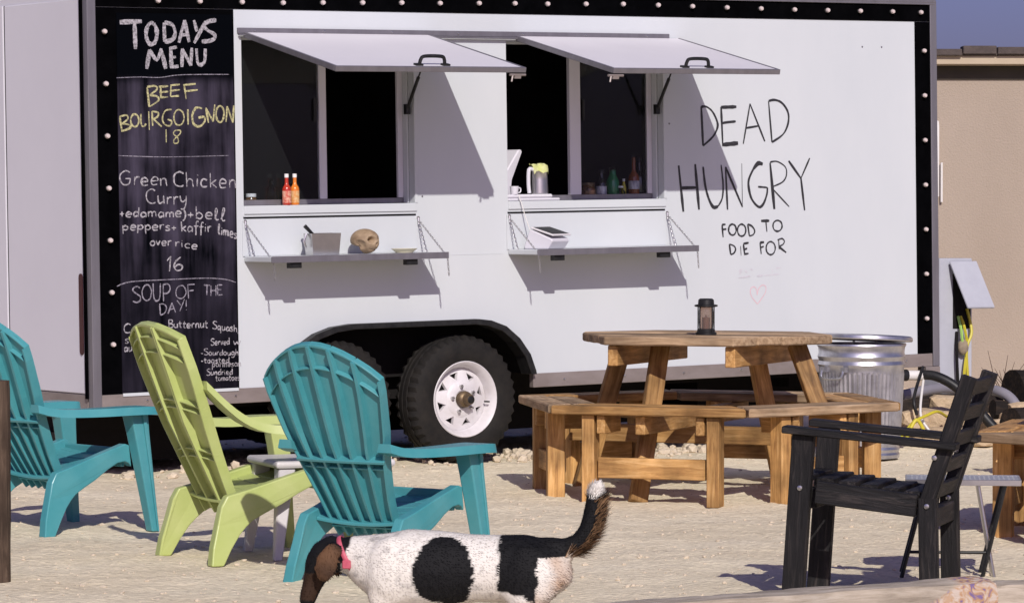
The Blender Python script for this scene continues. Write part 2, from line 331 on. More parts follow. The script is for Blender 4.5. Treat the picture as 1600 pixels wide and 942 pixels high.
# corner posts, rails
for a,b in ((UL-.03,-.775),(4.812,UR+.02)):
    pass
cp=MB().prism([(UL-.022,-.016),(UL+.028,-.016),(UL+.028,-.0045),(UL-.0005,-.0045),(UL-.0005,.036),(UL-.022,.036)],lambda a,b:P(a,b,-.078),lambda a,b:P(a,b,VT+.02)).build('corner_post','alu',tr,.003)
cp2=MB().prism([(UR+.022,-.016),(UR-.028,-.016),(UR-.028,-.0045),(UR+.0005,-.0045),(UR+.0005,.085),(UR+.022,.085)],lambda a,b:P(a,b,-.078),lambda a,b:P(a,b,VT+.02)).build('corner_post','alu',tr,.003)
tbox('edge_gasket',(UL-.03,.037,-.02),(UL-.0005,.062,VT-.02),'black')
tbox('top_rail',(UL-.015,-.018,2.085),(UR+.01,-.005,2.13),'alu')
for a,b in ((UL+.029,.235),(1.885,UR-.03)):
    rl=tbox('bottom_rail',(a,-.010,-.078),(b,.03,-.0005),'alu_dirty')
    n=int((b-a)/.4)
    for i in range(n):
        q=a+(i+.5)*(b-a)/n
        MB().lathe([(.008,0),(.006,-.004),(0,-.005)],8,P(q,-.010,-.04),'y').build('rivet','steel',rl,smooth=True)
tbox('bottom_rail',(UL-.012,.063,-.095),(UL+.03,DW,-.001),'alu_dirty')
# end door
dr=tbox('end_door',(UL-.012,.075,.004),(UL-.0005,.925,VT-.06),'door_white',bevel=.004)
MB().prism([(.115+.020*math.cos(t*6.283/16),(.225 if t>8 or t==0 else .6)+.022*math.sin(t*6.283/16)) for t in range(16)],lambda a,b:P(UL-.0175,a,b),lambda a,b:P(UL-.0125,a,b)).build('handle_slot',mat('maroon_pull',(.035,.006,.008),.5,noise_=(20,(.06,.012,.012),.2,(1,1,1))),dr)
tbox('door_gap',(UL-.004,.928,.0),(UL-.0005,.945,VT-.06),'black',bevel=0)
tbox('end_panel',(UL-.010,.95,.004),(UL-.0005,DW,VT-.06),'door_white')
# chalkboard
bd=tbox('chalkboard',(-.70,-.012,.005),(-.012,-.0045,1.955),'board',bevel=.001)
tbox('board_ledge',(-.70,-.016,-.012),(-.012,-.0125,.004),'white',bd,bevel=0)
def ribbons(strokes,dd,seed=1,wk=1.0):
    rnd=random.Random(seed); b=MB()
    for si,(w,pts) in enumerate(strokes):
        Q=[Vector((a,0,c)) for a,c in pts]; Q=smooth_path(Q,4) if len(Q)>2 else [Q[0].lerp(Q[1],t/4) for t in range(5)]
        off=dd-.0002*(si%7); vs=[]
        for i,p in enumerate(Q):
            t=(Q[min(i+1,len(Q)-1)]-Q[max(i-1,0)]).normalized(); nn=Vector((-t.z,0,t.x))
            e=1.0 if 0<i<len(Q)-1 else .72
            hw=w/2*wk*e*rnd.uniform(.88,1.10)*(1+.42*noise.noise(Vector((si*3.7+seed,i*.22,.5))))
            vs+=[P(p.x+nn.x*hw,off,p.z+nn.z*hw),P(p.x-nn.x*hw,off,p.z-nn.z*hw)]
        b.add(vs,[(2*i,2*i+1,2*i+3,2*i+2) for i in range(len(Q)-1)])
    return b
CHALK={
 'menu_title':[
('TODAYS',[(0.0226,[(-0.682,1.907),(-0.553,1.913)]),
(0.0217,[(-0.596,1.907),(-0.593,1.77)]),
(0.0184,[(-0.485,1.902),(-0.474,1.889),(-0.467,1.867),(-0.466,1.843),(-0.472,1.82),(-0.482,1.803),(-0.496,1.795),(-0.51,1.799),(-0.521,1.812),(-0.528,1.834),(-0.529,1.858),(-0.523,1.881),(-0.512,1.898),(-0.499,1.906),(-0.485,1.902)]),
(0.0184,[(-0.423,1.908),(-0.421,1.809)]),
(0.0167,[(-0.421,1.908),(-0.375,1.898),(-0.358,1.856),(-0.376,1.821),(-0.421,1.809)]),
(0.0184,[(-0.337,1.806),(-0.302,1.922)]),
(0.0184,[(-0.302,1.922),(-0.276,1.809)]),
(0.0151,[(-0.323,1.845),(-0.282,1.849)]),
(0.0176,[(-0.245,1.923),(-0.227,1.865)]),
(0.0184,[(-0.174,1.918),(-0.246,1.804)]),
(0.0167,[(-0.111,1.925),(-0.16,1.917),(-0.185,1.893),(-0.161,1.87),(-0.126,1.852),(-0.122,1.831),(-0.153,1.817),(-0.2,1.813)])]),
('MENU',[(0.0192,[(-0.529,1.669),(-0.51,1.768)]),
(0.0167,[(-0.51,1.768),(-0.469,1.716),(-0.442,1.774)]),
(0.0184,[(-0.442,1.774),(-0.417,1.67)]),
(0.0201,[(-0.386,1.782),(-0.383,1.674)]),
(0.0134,[(-0.395,1.776),(-0.349,1.783)]),
(0.0117,[(-0.391,1.728),(-0.356,1.732)]),
(0.0151,[(-0.392,1.678),(-0.341,1.684)]),
(0.0184,[(-0.321,1.68),(-0.316,1.775)]),
(0.0167,[(-0.316,1.775),(-0.268,1.688)]),
(0.0167,[(-0.268,1.688),(-0.26,1.78)]),
(0.0184,[(-0.233,1.776),(-0.227,1.706),(-0.209,1.692),(-0.185,1.712),(-0.18,1.776)])]),
],
 'beef_dish':[
('BEEF',[(0.0092,[(-0.528,1.573),(-0.518,1.473)]),
(0.0084,[(-0.528,1.577),(-0.482,1.581),(-0.47,1.565),(-0.514,1.534)]),
(0.0084,[(-0.514,1.534),(-0.47,1.527),(-0.464,1.506),(-0.515,1.475)]),
(0.0084,[(-0.449,1.577),(-0.448,1.522)]),
(0.0092,[(-0.46,1.577),(-0.405,1.581)]),
(0.0092,[(-0.457,1.549),(-0.405,1.553)]),
(0.0084,[(-0.453,1.522),(-0.406,1.525)]),
(0.0084,[(-0.387,1.589),(-0.391,1.527)]),
(0.0092,[(-0.39,1.585),(-0.335,1.59)]),
(0.0092,[(-0.396,1.556),(-0.335,1.562)]),
(0.0084,[(-0.391,1.527),(-0.34,1.531)]),
(0.0092,[(-0.31,1.589),(-0.299,1.514)]),
(0.0092,[(-0.316,1.587),(-0.241,1.593)]),
(0.0084,[(-0.31,1.554),(-0.229,1.562)])]),
('BOURGOIGNON',[(0.01,[(-0.691,1.419),(-0.68,1.35)]),
(0.0084,[(-0.694,1.423),(-0.652,1.431),(-0.645,1.411),(-0.679,1.388)]),
(0.0092,[(-0.679,1.388),(-0.635,1.381),(-0.634,1.365),(-0.684,1.348)]),
(0.0084,[(-0.595,1.434),(-0.587,1.426),(-0.582,1.413),(-0.581,1.399),(-0.585,1.385),(-0.593,1.376),(-0.603,1.371),(-0.613,1.374),(-0.622,1.382),(-0.627,1.394),(-0.628,1.408),(-0.624,1.422),(-0.616,1.432),(-0.606,1.436),(-0.595,1.434)]),
(0.0075,[(-0.569,1.438),(-0.567,1.384),(-0.552,1.373),(-0.539,1.388)]),
(0.0075,[(-0.522,1.45),(-0.52,1.355)]),
(0.0084,[(-0.503,1.45),(-0.5,1.376)]),
(0.0075,[(-0.503,1.45),(-0.467,1.444),(-0.47,1.423),(-0.496,1.411)]),
(0.0075,[(-0.494,1.411),(-0.447,1.372)]),
(0.0067,[(-0.386,1.46),(-0.423,1.454),(-0.442,1.415),(-0.429,1.384),(-0.398,1.376),(-0.387,1.399),(-0.411,1.409)]),
(0.0067,[(-0.332,1.456),(-0.321,1.446),(-0.315,1.431),(-0.314,1.413),(-0.319,1.396),(-0.329,1.384),(-0.342,1.379),(-0.356,1.381),(-0.367,1.391),(-0.373,1.407),(-0.374,1.425),(-0.369,1.441),(-0.359,1.454),(-0.346,1.459),(-0.332,1.456)]),
(0.0084,[(-0.29,1.461),(-0.29,1.382)]),
(0.01,[(-0.205,1.465),(-0.241,1.469),(-0.264,1.43),(-0.256,1.384),(-0.22,1.373),(-0.191,1.399),(-0.194,1.421),(-0.228,1.417)]),
(0.0092,[(-0.168,1.391),(-0.182,1.469)]),
(0.0084,[(-0.182,1.469),(-0.139,1.397)]),
(0.0084,[(-0.139,1.397),(-0.128,1.486)]),
(0.0084,[(-0.088,1.476),(-0.079,1.465),(-0.074,1.449),(-0.074,1.43),(-0.078,1.413),(-0.086,1.4),(-0.096,1.394),(-0.107,1.397),(-0.116,1.408),(-0.121,1.424),(-0.121,1.442),(-0.117,1.46),(-0.109,1.473),(-0.099,1.478),(-0.088,1.476)]),
(0.01,[(-0.062,1.395),(-0.054,1.477)]),
(0.0084,[(-0.054,1.477),(-0.021,1.392)]),
(0.01,[(-0.021,1.392),(-0.013,1.481)])]),
],
 'beef_price':[
('18',[(0.0067,[(-0.421,1.357),(-0.421,1.29)]),
(0.0067,[(-0.336,1.353),(-0.367,1.351),(-0.377,1.334),(-0.353,1.314),(-0.351,1.289),(-0.373,1.286),(-0.377,1.299),(-0.364,1.314),(-0.337,1.337),(-0.336,1.353)])]),
],
 'divider_line':[
('',[(0.0042,[(-0.705,1.622),(-0.569,1.627),(-0.455,1.625),(-0.349,1.638),(-0.215,1.642),(-0.039,1.643)])]),
('',[(0.0036,[(-0.702,1.224),(-0.417,1.215),(-0.05,1.22)])]),
('',[(0.0053,[(-0.725,0.555),(-0.645,0.576),(-0.445,0.581),(-0.202,0.583),(-0.08,0.573),(-0.018,0.556)])]),
],
 'curry_dish':[
('Green',[(0.0075,[(-0.637,1.138),(-0.664,1.146),(-0.693,1.128),(-0.695,1.099),(-0.675,1.075),(-0.645,1.079),(-0.635,1.104)]),
(0.0063,[(-0.664,1.106),(-0.634,1.106)]),
(0.0066,[(-0.61,1.115),(-0.613,1.073)]),
(0.0083,[(-0.612,1.098),(-0.599,1.113),(-0.582,1.113)]),
(0.0075,[(-0.573,1.089),(-0.535,1.091),(-0.543,1.106),(-0.56,1.109),(-0.574,1.09),(-0.562,1.07),(-0.534,1.072)]),
(0.0069,[(-0.513,1.092),(-0.475,1.095),(-0.481,1.11),(-0.499,1.112),(-0.514,1.094),(-0.507,1.073),(-0.479,1.075)]),
(0.0075,[(-0.46,1.105),(-0.458,1.067)]),
(0.0066,[(-0.459,1.09),(-0.447,1.103),(-0.429,1.1),(-0.425,1.08),(-0.422,1.066)])]),
('Chicken',[(0.0081,[(-0.321,1.128),(-0.345,1.138),(-0.374,1.125),(-0.38,1.098),(-0.372,1.073),(-0.345,1.062),(-0.322,1.067)]),
(0.0062,[(-0.306,1.136),(-0.303,1.06)]),
(0.0061,[(-0.303,1.086),(-0.289,1.1),(-0.272,1.095),(-0.268,1.074),(-0.265,1.058)]),
(0.0077,[(-0.24,1.102),(-0.242,1.06)]),
(0.0066,[(-0.239,1.118),(-0.237,1.121)]),
(0.0081,[(-0.182,1.092),(-0.204,1.099),(-0.22,1.08),(-0.21,1.059),(-0.182,1.06)]),
(0.0066,[(-0.163,1.129),(-0.162,1.055)]),
(0.0065,[(-0.126,1.094),(-0.162,1.073)]),
(0.0062,[(-0.157,1.077),(-0.124,1.053)]),
(0.0072,[(-0.109,1.075),(-0.069,1.076),(-0.075,1.093),(-0.095,1.097),(-0.107,1.076),(-0.098,1.053),(-0.069,1.054)]),
(0.0074,[(-0.047,1.093),(-0.046,1.052)]),
(0.0084,[(-0.048,1.077),(-0.033,1.091),(-0.016,1.087),(-0.012,1.065),(-0.01,1.05)])]),
('Curry',[(0.007,[(-0.492,1.041),(-0.512,1.051),(-0.539,1.036),(-0.544,1.01),(-0.534,0.986),(-0.51,0.976),(-0.49,0.982)]),
(0.0078,[(-0.476,1.017),(-0.473,0.985),(-0.462,0.976),(-0.444,0.986)]),
(0.0071,[(-0.443,1.016),(-0.44,0.975)]),
(0.0059,[(-0.42,1.008),(-0.421,0.971)]),
(0.0059,[(-0.42,0.993),(-0.409,1.006),(-0.394,1.006)]),
(0.0062,[(-0.383,1.01),(-0.382,0.968)]),
(0.0081,[(-0.382,0.992),(-0.372,1.007),(-0.356,1.007)]),
(0.0077,[(-0.345,1.013),(-0.338,0.987),(-0.325,0.983),(-0.311,0.994)]),
(0.0074,[(-0.308,1.013),(-0.311,0.972),(-0.322,0.946),(-0.342,0.946)])]),
('edamame',[(0.0058,[(-0.701,0.925),(-0.675,0.926)]),
(0.007,[(-0.688,0.937),(-0.688,0.912)]),
(0.0071,[(-0.664,0.921),(-0.635,0.923),(-0.639,0.932),(-0.654,0.934),(-0.663,0.922),(-0.657,0.909),(-0.636,0.91)]),
(0.0073,[(-0.594,0.931),(-0.61,0.935),(-0.62,0.922),(-0.614,0.91),(-0.597,0.916)]),
(0.0068,[(-0.589,0.957),(-0.593,0.909)]),
(0.0078,[(-0.549,0.927),(-0.567,0.931),(-0.578,0.918),(-0.569,0.907),(-0.552,0.913)]),
(0.0062,[(-0.549,0.93),(-0.548,0.905)]),
(0.0075,[(-0.534,0.936),(-0.533,0.909)]),
(0.0075,[(-0.534,0.925),(-0.524,0.934),(-0.513,0.93),(-0.512,0.908)]),
(0.0066,[(-0.512,0.925),(-0.503,0.934),(-0.492,0.93),(-0.489,0.908)]),
(0.008,[(-0.445,0.926),(-0.462,0.931),(-0.474,0.917),(-0.466,0.905),(-0.449,0.911)]),
(0.0077,[(-0.445,0.93),(-0.444,0.903)]),
(0.0074,[(-0.43,0.93),(-0.43,0.904)]),
(0.0062,[(-0.43,0.92),(-0.421,0.929),(-0.41,0.925),(-0.408,0.903)]),
(0.0073,[(-0.408,0.919),(-0.399,0.928),(-0.388,0.924),(-0.386,0.903)]),
(0.0078,[(-0.371,0.92),(-0.342,0.921),(-0.347,0.932),(-0.361,0.934),(-0.372,0.921),(-0.365,0.906),(-0.342,0.907)]),
(0.0081,[(-0.323,0.94),(-0.314,0.916),(-0.321,0.892),(-0.332,0.884)])]),
('bell',[(0.0076,[(-0.301,0.914),(-0.266,0.913)]),
(0.0065,[(-0.283,0.928),(-0.284,0.899)]),
(0.0065,[(-0.25,0.958),(-0.25,0.894)]),
(0.0068,[(-0.251,0.916),(-0.232,0.925),(-0.213,0.909),(-0.227,0.893),(-0.25,0.899)]),
(0.0081,[(-0.194,0.909),(-0.158,0.908),(-0.162,0.921),(-0.18,0.924),(-0.194,0.91),(-0.186,0.893),(-0.158,0.892)]),
(0.0063,[(-0.14,0.891),(-0.126,0.92),(-0.125,0.941),(-0.135,0.941),(-0.136,0.903),(-0.13,0.886),(-0.116,0.887)]),
(0.0071,[(-0.103,0.887),(-0.085,0.918),(-0.081,0.941),(-0.09,0.941),(-0.097,0.899),(-0.091,0.88),(-0.077,0.882)])]),
('peppers',[(0.0055,[(-0.685,0.866),(-0.683,0.823)]),
(0.0075,[(-0.684,0.857),(-0.669,0.865),(-0.655,0.854),(-0.665,0.843),(-0.683,0.846)]),
(0.0066,[(-0.639,0.854),(-0.611,0.855),(-0.615,0.865),(-0.629,0.867),(-0.64,0.855),(-0.633,0.842),(-0.612,0.843)]),
(0.0075,[(-0.596,0.868),(-0.599,0.825)]),
(0.0063,[(-0.596,0.859),(-0.58,0.867),(-0.567,0.856),(-0.578,0.845),(-0.596,0.847)]),
(0.0058,[(-0.555,0.867),(-0.551,0.821)]),
(0.0066,[(-0.554,0.857),(-0.539,0.866),(-0.524,0.854),(-0.535,0.842),(-0.553,0.845)]),
(0.0068,[(-0.51,0.851),(-0.481,0.853),(-0.486,0.862),(-0.5,0.864),(-0.511,0.852),(-0.503,0.839),(-0.481,0.84)]),
(0.0076,[(-0.465,0.866),(-0.465,0.84)]),
(0.006,[(-0.465,0.855),(-0.456,0.865),(-0.443,0.865)]),
(0.007,[(-0.408,0.857),(-0.422,0.86),(-0.432,0.854),(-0.419,0.848),(-0.409,0.841),(-0.421,0.835),(-0.435,0.838)]),
(0.0056,[(-0.398,0.847),(-0.372,0.848)]),
(0.0067,[(-0.385,0.858),(-0.385,0.836)])]),
('kaffir',[(0.0076,[(-0.34,0.88),(-0.337,0.829)]),
(0.0078,[(-0.313,0.856),(-0.338,0.841)]),
(0.0054,[(-0.334,0.844),(-0.312,0.828)]),
(0.0063,[(-0.278,0.849),(-0.292,0.854),(-0.302,0.84),(-0.295,0.827),(-0.279,0.833)]),
(0.0074,[(-0.275,0.853),(-0.275,0.825)]),
(0.0075,[(-0.238,0.876),(-0.247,0.881),(-0.252,0.865),(-0.255,0.808)]),
(0.0073,[(-0.265,0.855),(-0.239,0.855)]),
(0.0072,[(-0.207,0.87),(-0.215,0.874),(-0.221,0.859),(-0.224,0.806)]),
(0.0074,[(-0.233,0.85),(-0.207,0.85)]),
(0.0061,[(-0.196,0.851),(-0.198,0.825)]),
(0.0057,[(-0.197,0.862),(-0.194,0.864)]),
(0.0059,[(-0.182,0.853),(-0.18,0.822)]),
(0.0066,[(-0.179,0.84),(-0.172,0.851),(-0.161,0.851)])]),
('limes',[(0.0068,[(-0.119,0.817),(-0.113,0.841),(-0.111,0.859),(-0.116,0.86),(-0.118,0.827),(-0.114,0.812),(-0.108,0.812)]),
(0.0071,[(-0.098,0.83),(-0.1,0.805)]),
(0.0059,[(-0.099,0.84),(-0.096,0.841)]),
(0.0069,[(-0.089,0.833),(-0.087,0.804)]),
(0.0077,[(-0.089,0.822),(-0.082,0.83),(-0.076,0.825),(-0.075,0.802)]),
(0.0076,[(-0.074,0.819),(-0.069,0.828),(-0.061,0.822),(-0.061,0.799)]),
(0.0072,[(-0.051,0.809),(-0.032,0.808),(-0.035,0.819),(-0.043,0.823),(-0.05,0.81),(-0.046,0.795),(-0.032,0.793)]),
(0.0063,[(-0.007,0.809),(-0.016,0.813),(-0.022,0.808),(-0.014,0.799),(-0.009,0.791),(-0.016,0.786),(-0.025,0.79)])]),
('over',[(0.0071,[(-0.513,0.783),(-0.52,0.779),(-0.524,0.772),(-0.523,0.765),(-0.518,0.76),(-0.509,0.759),(-0.503,0.763),(-0.499,0.77),(-0.5,0.777),(-0.506,0.782),(-0.513,0.783)]),
(0.0065,[(-0.491,0.785),(-0.48,0.76)]),
(0.0073,[(-0.48,0.76),(-0.468,0.784)]),
(0.0069,[(-0.457,0.769),(-0.433,0.77),(-0.436,0.779),(-0.448,0.781),(-0.456,0.77),(-0.451,0.758),(-0.433,0.759)]),
(0.0073,[(-0.42,0.783),(-0.42,0.757)]),
(0.0061,[(-0.42,0.772),(-0.412,0.781),(-0.401,0.781)])]),
('rice',[(0.007,[(-0.375,0.777),(-0.374,0.752)]),
(0.006,[(-0.374,0.766),(-0.365,0.774),(-0.352,0.773)]),
(0.0059,[(-0.339,0.771),(-0.338,0.748)]),
(0.0075,[(-0.339,0.78),(-0.337,0.781)]),
(0.0056,[(-0.29,0.76),(-0.306,0.765),(-0.32,0.757),(-0.313,0.744),(-0.292,0.743)]),
(0.0061,[(-0.279,0.75),(-0.25,0.748),(-0.254,0.757),(-0.268,0.76),(-0.279,0.751),(-0.274,0.738),(-0.251,0.736)])]),
],
 'curry_price':[
('16',[(0.0058,[(-0.428,0.679),(-0.406,0.702)]),
(0.0079,[(-0.406,0.702),(-0.415,0.624)]),
(0.0081,[(-0.347,0.696),(-0.375,0.676),(-0.388,0.649),(-0.371,0.627),(-0.343,0.633),(-0.34,0.651),(-0.363,0.658),(-0.383,0.645)])]),
],
 'soup_title':[
('SOUP',[(0.0075,[(-0.591,0.542),(-0.605,0.551),(-0.626,0.545),(-0.632,0.531),(-0.612,0.514),(-0.591,0.5),(-0.59,0.479),(-0.611,0.469),(-0.633,0.476)]),
(0.0069,[(-0.557,0.558),(-0.568,0.548),(-0.577,0.53),(-0.578,0.509),(-0.572,0.49),(-0.559,0.478),(-0.546,0.477),(-0.532,0.487),(-0.526,0.505),(-0.523,0.526),(-0.531,0.546),(-0.541,0.557),(-0.556,0.558)]),
(0.0074,[(-0.513,0.564),(-0.511,0.5),(-0.501,0.475),(-0.483,0.477),(-0.474,0.499),(-0.47,0.563)]),
(0.0075,[(-0.454,0.558),(-0.453,0.469)]),
(0.0066,[(-0.455,0.556),(-0.424,0.558),(-0.413,0.535),(-0.427,0.513),(-0.454,0.51)])]),
('OF',[(0.0055,[(-0.356,0.547),(-0.37,0.538),(-0.378,0.522),(-0.378,0.505),(-0.372,0.49),(-0.357,0.482),(-0.342,0.482),(-0.329,0.491),(-0.319,0.507),(-0.32,0.524),(-0.328,0.539),(-0.339,0.548),(-0.357,0.547)]),
(0.0061,[(-0.308,0.552),(-0.304,0.48)]),
(0.0061,[(-0.31,0.552),(-0.266,0.553)]),
(0.0062,[(-0.306,0.519),(-0.273,0.522)])]),
('THE',[(0.0079,[(-0.211,0.547),(-0.175,0.545)]),
(0.0068,[(-0.192,0.546),(-0.195,0.495)]),
(0.0063,[(-0.169,0.543),(-0.17,0.49)]),
(0.0066,[(-0.139,0.543),(-0.14,0.49)]),
(0.0072,[(-0.168,0.517),(-0.14,0.518)]),
(0.0062,[(-0.13,0.546),(-0.129,0.493)]),
(0.0072,[(-0.13,0.546),(-0.102,0.545)]),
(0.0062,[(-0.128,0.521),(-0.107,0.521)]),
(0.0064,[(-0.128,0.493),(-0.1,0.494)])]),
('DAY!',[(0.007,[(-0.476,0.457),(-0.473,0.399)]),
(0.0066,[(-0.478,0.456),(-0.451,0.455),(-0.436,0.436),(-0.448,0.409),(-0.473,0.399)]),
(0.0066,[(-0.428,0.405),(-0.403,0.461)]),
(0.0056,[(-0.404,0.461),(-0.383,0.41)]),
(0.006,[(-0.419,0.426),(-0.389,0.431)]),
(0.0052,[(-0.374,0.472),(-0.352,0.446)]),
(0.0062,[(-0.329,0.478),(-0.358,0.416)]),
(0.0068,[(-0.318,0.472),(-0.319,0.438)]),
(0.0074,[(-0.319,0.424),(-0.318,0.421)])]),
],
 'soup_description':[
('C',[(0.006,[(-0.649,0.354),(-0.663,0.361),(-0.682,0.352),(-0.687,0.336),(-0.682,0.32),(-0.666,0.314),(-0.652,0.318)])]),
('Butternut',[(0.0049,[(-0.424,0.373),(-0.423,0.332)]),
(0.0047,[(-0.425,0.373),(-0.405,0.371),(-0.403,0.36),(-0.422,0.353)]),
(0.0062,[(-0.422,0.353),(-0.4,0.348),(-0.401,0.335),(-0.423,0.332)]),
(0.005,[(-0.392,0.352),(-0.391,0.336),(-0.383,0.331),(-0.374,0.336)]),
(0.0058,[(-0.373,0.352),(-0.373,0.33)]),
(0.0055,[(-0.359,0.365),(-0.357,0.335),(-0.349,0.332)]),
(0.0057,[(-0.367,0.353),(-0.348,0.353)]),
(0.0048,[(-0.331,0.363),(-0.334,0.332),(-0.325,0.329)]),
(0.006,[(-0.34,0.351),(-0.322,0.35)]),
(0.0062,[(-0.317,0.338),(-0.297,0.339),(-0.3,0.347),(-0.31,0.349),(-0.316,0.339),(-0.312,0.328),(-0.297,0.329)]),
(0.0064,[(-0.286,0.35),(-0.286,0.327)]),
(0.0055,[(-0.286,0.34),(-0.28,0.349),(-0.272,0.348)]),
(0.0051,[(-0.264,0.349),(-0.264,0.326)]),
(0.0063,[(-0.264,0.34),(-0.257,0.348),(-0.249,0.346),(-0.247,0.334),(-0.246,0.325)]),
(0.0059,[(-0.235,0.351),(-0.235,0.332),(-0.228,0.327),(-0.219,0.333)]),
(0.0059,[(-0.217,0.35),(-0.217,0.326)]),
(0.0047,[(-0.203,0.361),(-0.202,0.328),(-0.193,0.325)]),
(0.0056,[(-0.211,0.349),(-0.193,0.348)])]),
('Squash',[(0.0055,[(-0.136,0.351),(-0.144,0.356),(-0.155,0.355),(-0.159,0.348),(-0.149,0.339),(-0.139,0.33),(-0.14,0.32),(-0.151,0.317),(-0.164,0.322)]),
(0.0052,[(-0.116,0.327),(-0.126,0.332),(-0.132,0.322),(-0.128,0.313),(-0.117,0.317)]),
(0.006,[(-0.116,0.33),(-0.115,0.293)]),
(0.0055,[(-0.106,0.33),(-0.105,0.314),(-0.099,0.308),(-0.091,0.313)]),
(0.0059,[(-0.09,0.327),(-0.089,0.307)]),
(0.0064,[(-0.064,0.32),(-0.074,0.324),(-0.08,0.314),(-0.076,0.304),(-0.065,0.308)]),
(0.0065,[(-0.063,0.322),(-0.063,0.302)]),
(0.0052,[(-0.041,0.321),(-0.049,0.324),(-0.055,0.32),(-0.047,0.313),(-0.042,0.307),(-0.048,0.302),(-0.056,0.305)]),
(0.0052,[(-0.033,0.335),(-0.033,0.298)]),
(0.0047,[(-0.033,0.31),(-0.027,0.317),(-0.019,0.314),(-0.018,0.303),(-0.017,0.295)]),
(0.0051,[(-0.009,0.295),(-0.01,0.287)])]),
('su',[(0.005,[(-0.662,0.281),(-0.672,0.283),(-0.68,0.278),(-0.671,0.272),(-0.664,0.266),(-0.673,0.261),(-0.683,0.263)]),
(0.0049,[(-0.653,0.288),(-0.652,0.268),(-0.644,0.262),(-0.634,0.269)]),
(0.0057,[(-0.632,0.288),(-0.632,0.262)])]),
('auto',[(0.0055,[(-0.67,0.237),(-0.681,0.24),(-0.686,0.228),(-0.682,0.218),(-0.673,0.224)]),
(0.0061,[(-0.67,0.24),(-0.67,0.217)]),
(0.005,[(-0.661,0.242),(-0.661,0.223),(-0.656,0.218),(-0.648,0.225)]),
(0.0053,[(-0.646,0.242),(-0.646,0.218)]),
(0.0056,[(-0.631,0.253),(-0.633,0.218),(-0.625,0.215)]),
(0.0043,[(-0.638,0.239),(-0.624,0.24)]),
(0.005,[(-0.614,0.24),(-0.617,0.236),(-0.619,0.229),(-0.618,0.223),(-0.615,0.218),(-0.609,0.217),(-0.605,0.221),(-0.602,0.228),(-0.604,0.235),(-0.607,0.239),(-0.613,0.24)])]),
('Served',[(0.0052,[(-0.154,0.262),(-0.161,0.266),(-0.17,0.264),(-0.173,0.257),(-0.165,0.251),(-0.156,0.245),(-0.157,0.236),(-0.165,0.232),(-0.175,0.235)]),
(0.0049,[(-0.15,0.242),(-0.136,0.243),(-0.138,0.25),(-0.144,0.251),(-0.15,0.243),(-0.147,0.233),(-0.137,0.234)]),
(0.0047,[(-0.129,0.252),(-0.13,0.233)]),
(0.006,[(-0.129,0.244),(-0.125,0.25),(-0.119,0.25)]),
(0.005,[(-0.115,0.252),(-0.11,0.233)]),
(0.0057,[(-0.109,0.233),(-0.102,0.252)]),
(0.0045,[(-0.096,0.24),(-0.084,0.242),(-0.085,0.248),(-0.091,0.249),(-0.097,0.241),(-0.094,0.232),(-0.084,0.233)]),
(0.0049,[(-0.065,0.248),(-0.073,0.251),(-0.077,0.241),(-0.074,0.233),(-0.066,0.238)]),
(0.0053,[(-0.064,0.268),(-0.064,0.232)])]),
('w',[(0.0055,[(-0.038,0.25),(-0.03,0.23)]),
(0.0045,[(-0.029,0.23),(-0.017,0.246)]),
(0.0054,[(-0.018,0.246),(-0.008,0.229)]),
(0.0053,[(-0.007,0.229),(0.005,0.25)])]),
('Sourdough',[(0.0042,[(-0.235,0.191),(-0.223,0.191)]),
(0.004,[(-0.194,0.212),(-0.201,0.216),(-0.213,0.214),(-0.215,0.208),(-0.205,0.201),(-0.195,0.195),(-0.194,0.187),(-0.205,0.183),(-0.216,0.186)]),
(0.0041,[(-0.182,0.198),(-0.186,0.195),(-0.188,0.19),(-0.187,0.185),(-0.184,0.181),(-0.178,0.181),(-0.174,0.183),(-0.172,0.188),(-0.174,0.194),(-0.177,0.197),(-0.182,0.198)]),
(0.0042,[(-0.163,0.197),(-0.164,0.183),(-0.158,0.18),(-0.15,0.184)]),
(0.0057,[(-0.148,0.196),(-0.149,0.179)]),
(0.0057,[(-0.139,0.197),(-0.141,0.179)]),
(0.0046,[(-0.139,0.189),(-0.134,0.196),(-0.127,0.196)]),
(0.0047,[(-0.107,0.191),(-0.116,0.193),(-0.122,0.185),(-0.118,0.178),(-0.109,0.182)]),
(0.0054,[(-0.105,0.208),(-0.106,0.177)]),
(0.0046,[(-0.092,0.195),(-0.097,0.192),(-0.099,0.187),(-0.098,0.182),(-0.094,0.178),(-0.089,0.177),(-0.085,0.18),(-0.083,0.185),(-0.083,0.19),(-0.087,0.194),(-0.092,0.195)]),
(0.0042,[(-0.075,0.193),(-0.074,0.179),(-0.069,0.175),(-0.061,0.18)]),
(0.0053,[(-0.059,0.192),(-0.059,0.175)]),
(0.0053,[(-0.036,0.191),(-0.046,0.193),(-0.052,0.185),(-0.047,0.178),(-0.038,0.182)]),
(0.0045,[(-0.036,0.193),(-0.036,0.169),(-0.045,0.164),(-0.052,0.168)]),
(0.0041,[(-0.025,0.208),(-0.026,0.174)]),
(0.0056,[(-0.026,0.185),(-0.02,0.192),(-0.014,0.19),(-0.012,0.18),(-0.011,0.173)])]),
('toasted',[(0.0051,[(-0.235,0.152),(-0.224,0.151)]),
(0.004,[(-0.212,0.167),(-0.211,0.144),(-0.204,0.142)]),
(0.0052,[(-0.219,0.158),(-0.203,0.158)]),
(0.0048,[(-0.19,0.156),(-0.195,0.154),(-0.198,0.149),(-0.196,0.144),(-0.193,0.141),(-0.188,0.14),(-0.183,0.143),(-0.181,0.147),(-0.182,0.152),(-0.186,0.156),(-0.19,0.156)]),
(0.0044,[(-0.158,0.154),(-0.168,0.157),(-0.174,0.148),(-0.17,0.141),(-0.16,0.145)]),
